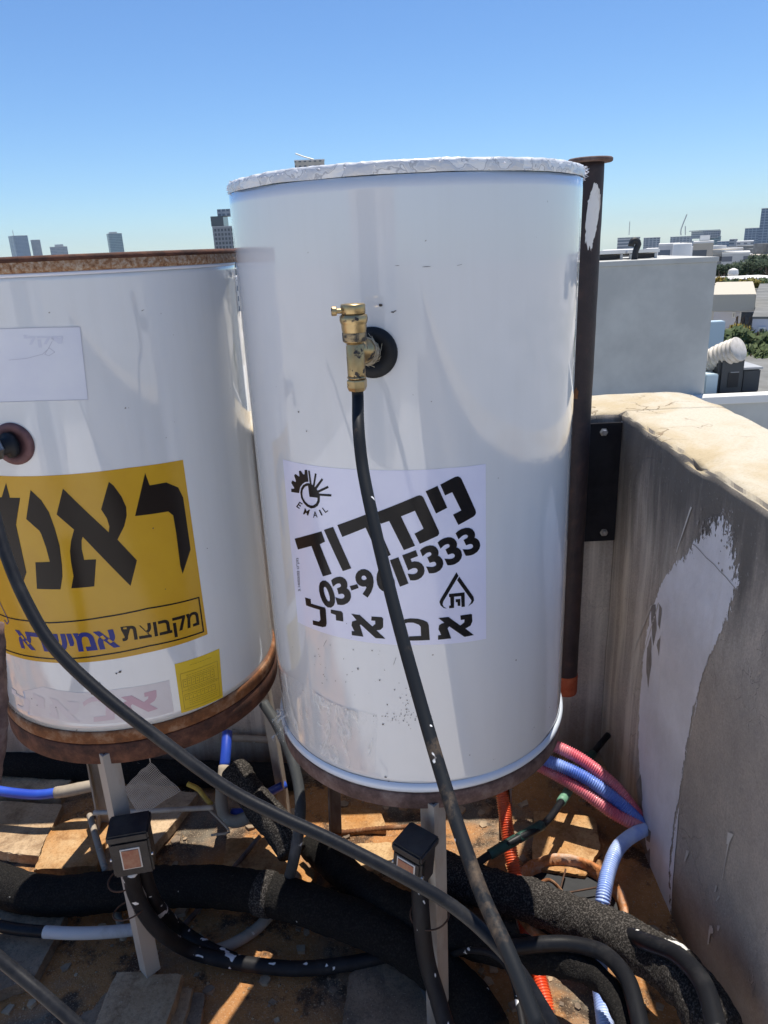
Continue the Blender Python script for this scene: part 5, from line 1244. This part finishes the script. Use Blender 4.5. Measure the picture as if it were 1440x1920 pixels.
# roof terrace with white furniture
ty = 62; a, b_, z = span(1335, 1500, 541, ty)
tr = thing('terrace_house', 'low house with a planted roof terrace below the dark trees', 'house', None, ((a + b_) / 2, ty, GZ))
obj('walls', box((a, ty, GZ), (b_, ty + 14, z)), plain['beige_slab'], tr); 
obj('pergola', box((PY(1352, 524, ty + 2).x, ty + 2, PY(1380, 526, ty + 2).z), (b_, ty + 7, PY(1380, 523.5, ty + 2).z)), plain['cap'], tr)
for k, x in enumerate((1360, 1378, 1396, 1414, 1436)):
    q = PY(x, 540, ty + 2); obj('pergola_post', box((q.x - .08, ty + 2.05, z + .003), (q.x + .08, ty + 2.2, PY(x, 526.5, ty + 2).z)), plain['steel'], tr)
ch_pos = [(1374, 518), (1384, 518), (1396, 516), (1408, 520), (1428, 521), (1437, 522), (1444, 521)]
first = None
for k, (x, y) in enumerate(ch_pos):
    q = PY(x, y, ty + 8)
    if first is None:
        first = thing('roof_vent', 'small white vent cowl on the terrace roof', 'vent', 'white vent cowls on the terrace roof', q)
        first.location = q
        obj('stack', lathe([(.22, -3.0), (.22, .0)], 12, Matrix.Translation(q)), plain['cap'], first); obj('cowl', lathe([(.40, .0), (.46, .2), (.40, .55), (.1, .7)], 12, Matrix.Translation(q)), plain['cap'], first)
    else:
        c = first.copy(); COL.objects.link(c); c.location = q
        for g_ in first.children:
            d = g_.copy(); COL.objects.link(d); d.parent = c
# vegetation
def leafy(bm, c, rx, ry, rz_, n, s_, seed):
    rnd = random.Random(seed)
    cl = [(Vector((rnd.gauss(0, .5) * rx, rnd.gauss(0, .5) * ry, rnd.uniform(-.7, .8) * rz_)), rnd.uniform(.25, .5)) for _ in range(14)]
    for k in range(n):
        o_, r = rnd.choice(cl)
        d = Vector((rnd.gauss(0, 1), rnd.gauss(0, 1), rnd.gauss(0, 1))).normalized() * (rnd.random() ** .4)
        p = c + o_ + Vector((d.x * rx * r, d.y * ry * r, d.z * rz_ * r))
        a = Vector((rnd.gauss(0, 1), rnd.gauss(0, 1), rnd.gauss(0, 1))).normalized(); b2 = a.orthogonal().normalized(); ss = s_ * rnd.uniform(.5, 1.4)
        bm.faces.new([bm.verts.new(p + x) for x in (a * ss, b2 * ss * .5, -a * ss, -b2 * ss * .5)])
def leaf_mat(name, c1, c2): return pbr(name, c1, c2, .8, .7, lo=.35, hi=.65, spec=.3)
LM = {'dark': leaf_mat('dark_leaves', (.030, .055, .026), (.06, .09, .04)), 'yellow': leaf_mat('yellow_leaves', (.30, .22, .04), (.16, .16, .04)), 'green': leaf_mat('green_leaves', (.06, .10, .035), (.11, .14, .05))}
bark = pbr('bark', (.10, .075, .055), (.06, .045, .035), 6, .9)
for k, (x, y, Y, rx, rz_) in enumerate(((1352, 510, 118, 1.5, 1.0), (1372, 508, 124, 1.7, 1.1), (1394, 504, 130, 2.2, 1.5), (1416, 500, 124, 2.3, 1.7), (1442, 500, 128, 2.6, 1.9))):
    c = PY(x, y, Y)
    tr_ = thing('broadleaf_tree', ['low dark tree next to the corner of the grey box', 'dark tree second from the grey box', 'dark tree in the middle of the row below the pale flats', 'tall dark tree below the glass tower', 'dark tree cut by the right frame edge'][k], 'tree', 'dark trees beyond the houses', (c.x, Y, GZ))
    bm = bmesh.new(); add_tube(bm, [Vector((c.x, Y, GZ)), Vector((c.x + .3, Y, (GZ + c.z) / 2)), Vector((c.x - .2, Y + .2, c.z + rz_ * .3))], [.5, .38, .12], 10, 1.0)
    for j in range(5):
        a = j * 1.3; add_tube(bm, [Vector((c.x, Y, c.z - rz_ * 1.0)), Vector((c.x + math.cos(a) * rx * .4, Y + math.sin(a) * rx * .4, c.z - rz_ * .3)), Vector((c.x + math.cos(a) * rx * .7, Y + math.sin(a) * rx * .7, c.z + rz_ * .3))], [.22, .12, .05], 6, 1.0)
    obj('trunk', bm, bark, tr_, True)
    bm = bmesh.new(); leafy(bm, c, rx, rx, rz_, 3200, .20, k); obj('crown', bm, LM['dark'], tr_)
def bush(name, x, y, Y, rx, rz_, m_, label, n=900, s_=.16):
    c = PY(x, y, Y); n = int(n * 2); s_ = s_ * 1.3; t_ = thing(name, label, 'bush', None, (c.x, Y, GZ))
    bm = bmesh.new()
    for j in range(6): add_tube(bm, [Vector((c.x + .1 * j - .3, Y, GZ)), Vector((c.x + rx * .3 * math.cos(j), Y + .3 * math.sin(j), c.z - rz_ * .3)), Vector((c.x + rx * .6 * math.cos(j), Y + rx * .5 * math.sin(j), c.z + rz_ * .3))], [.03, .02, .015], 6, .6)
    obj('stems', bm, bark, t_, True)
    bm = bmesh.new(); leafy(bm, c, rx, rx, rz_, n, s_, hash(label) % 99 if False else len(label)); obj('foliage', bm, m_, t_)
bush('flowering_bush', 1391, 628, 27.5, .55, .40, LM['yellow'], 'yellow flowering bush under the wide dark window', 1100, .09)
for k, (x, y) in enumerate(((1398, 660), (1424, 672), (1448, 690), (1412, 700), (1436, 712))):
    bush('garden_shrub', x, y, 22.5 - k * .4, .95, .85, LM['green'], ['green shrub right above the tip of the ribbed duct', 'green shrub below the small white block', 'green shrub at the right frame edge', 'green shrub right of the dark chest', 'green shrub just over the neighbour coping'][k], 2200, .10)
ty2 = 64
for k, x in enumerate((1350, 1366, 1402, 1424)):
    bush('terrace_plant', x, 534, 63, .7, .5, LM['green'] if k % 2 else LM['yellow'], ['leafy terrace plant nearest the grey box', 'green terrace plant behind the first pergola post', 'yellowish terrace plant in the middle of the pergola', 'green terrace plant towards the right of the pergola'][k], 500, .16)

# ------------------------------------------------------------------ air over the city
m = bpy.data.materials.new('haze'); m.use_nodes = True; t = m.node_tree; t.nodes.clear()
o = t.nodes.new('ShaderNodeOutputMaterial'); v = t.nodes.new('ShaderNodeVolumePrincipled')
v.inputs['Color'].default_value = (.80, .93, 1.0, 1); v.inputs['Density'].default_value = 0.8e-4
t.links.new(v.outputs[0], o.inputs['Volume'])
hz = obj('haze', box((-5300, -5300, GZ - 90), (5300, 5300, 140)), m); tag(hz, 'thin pale blue haze over the far city', 'haze', kind='stuff')
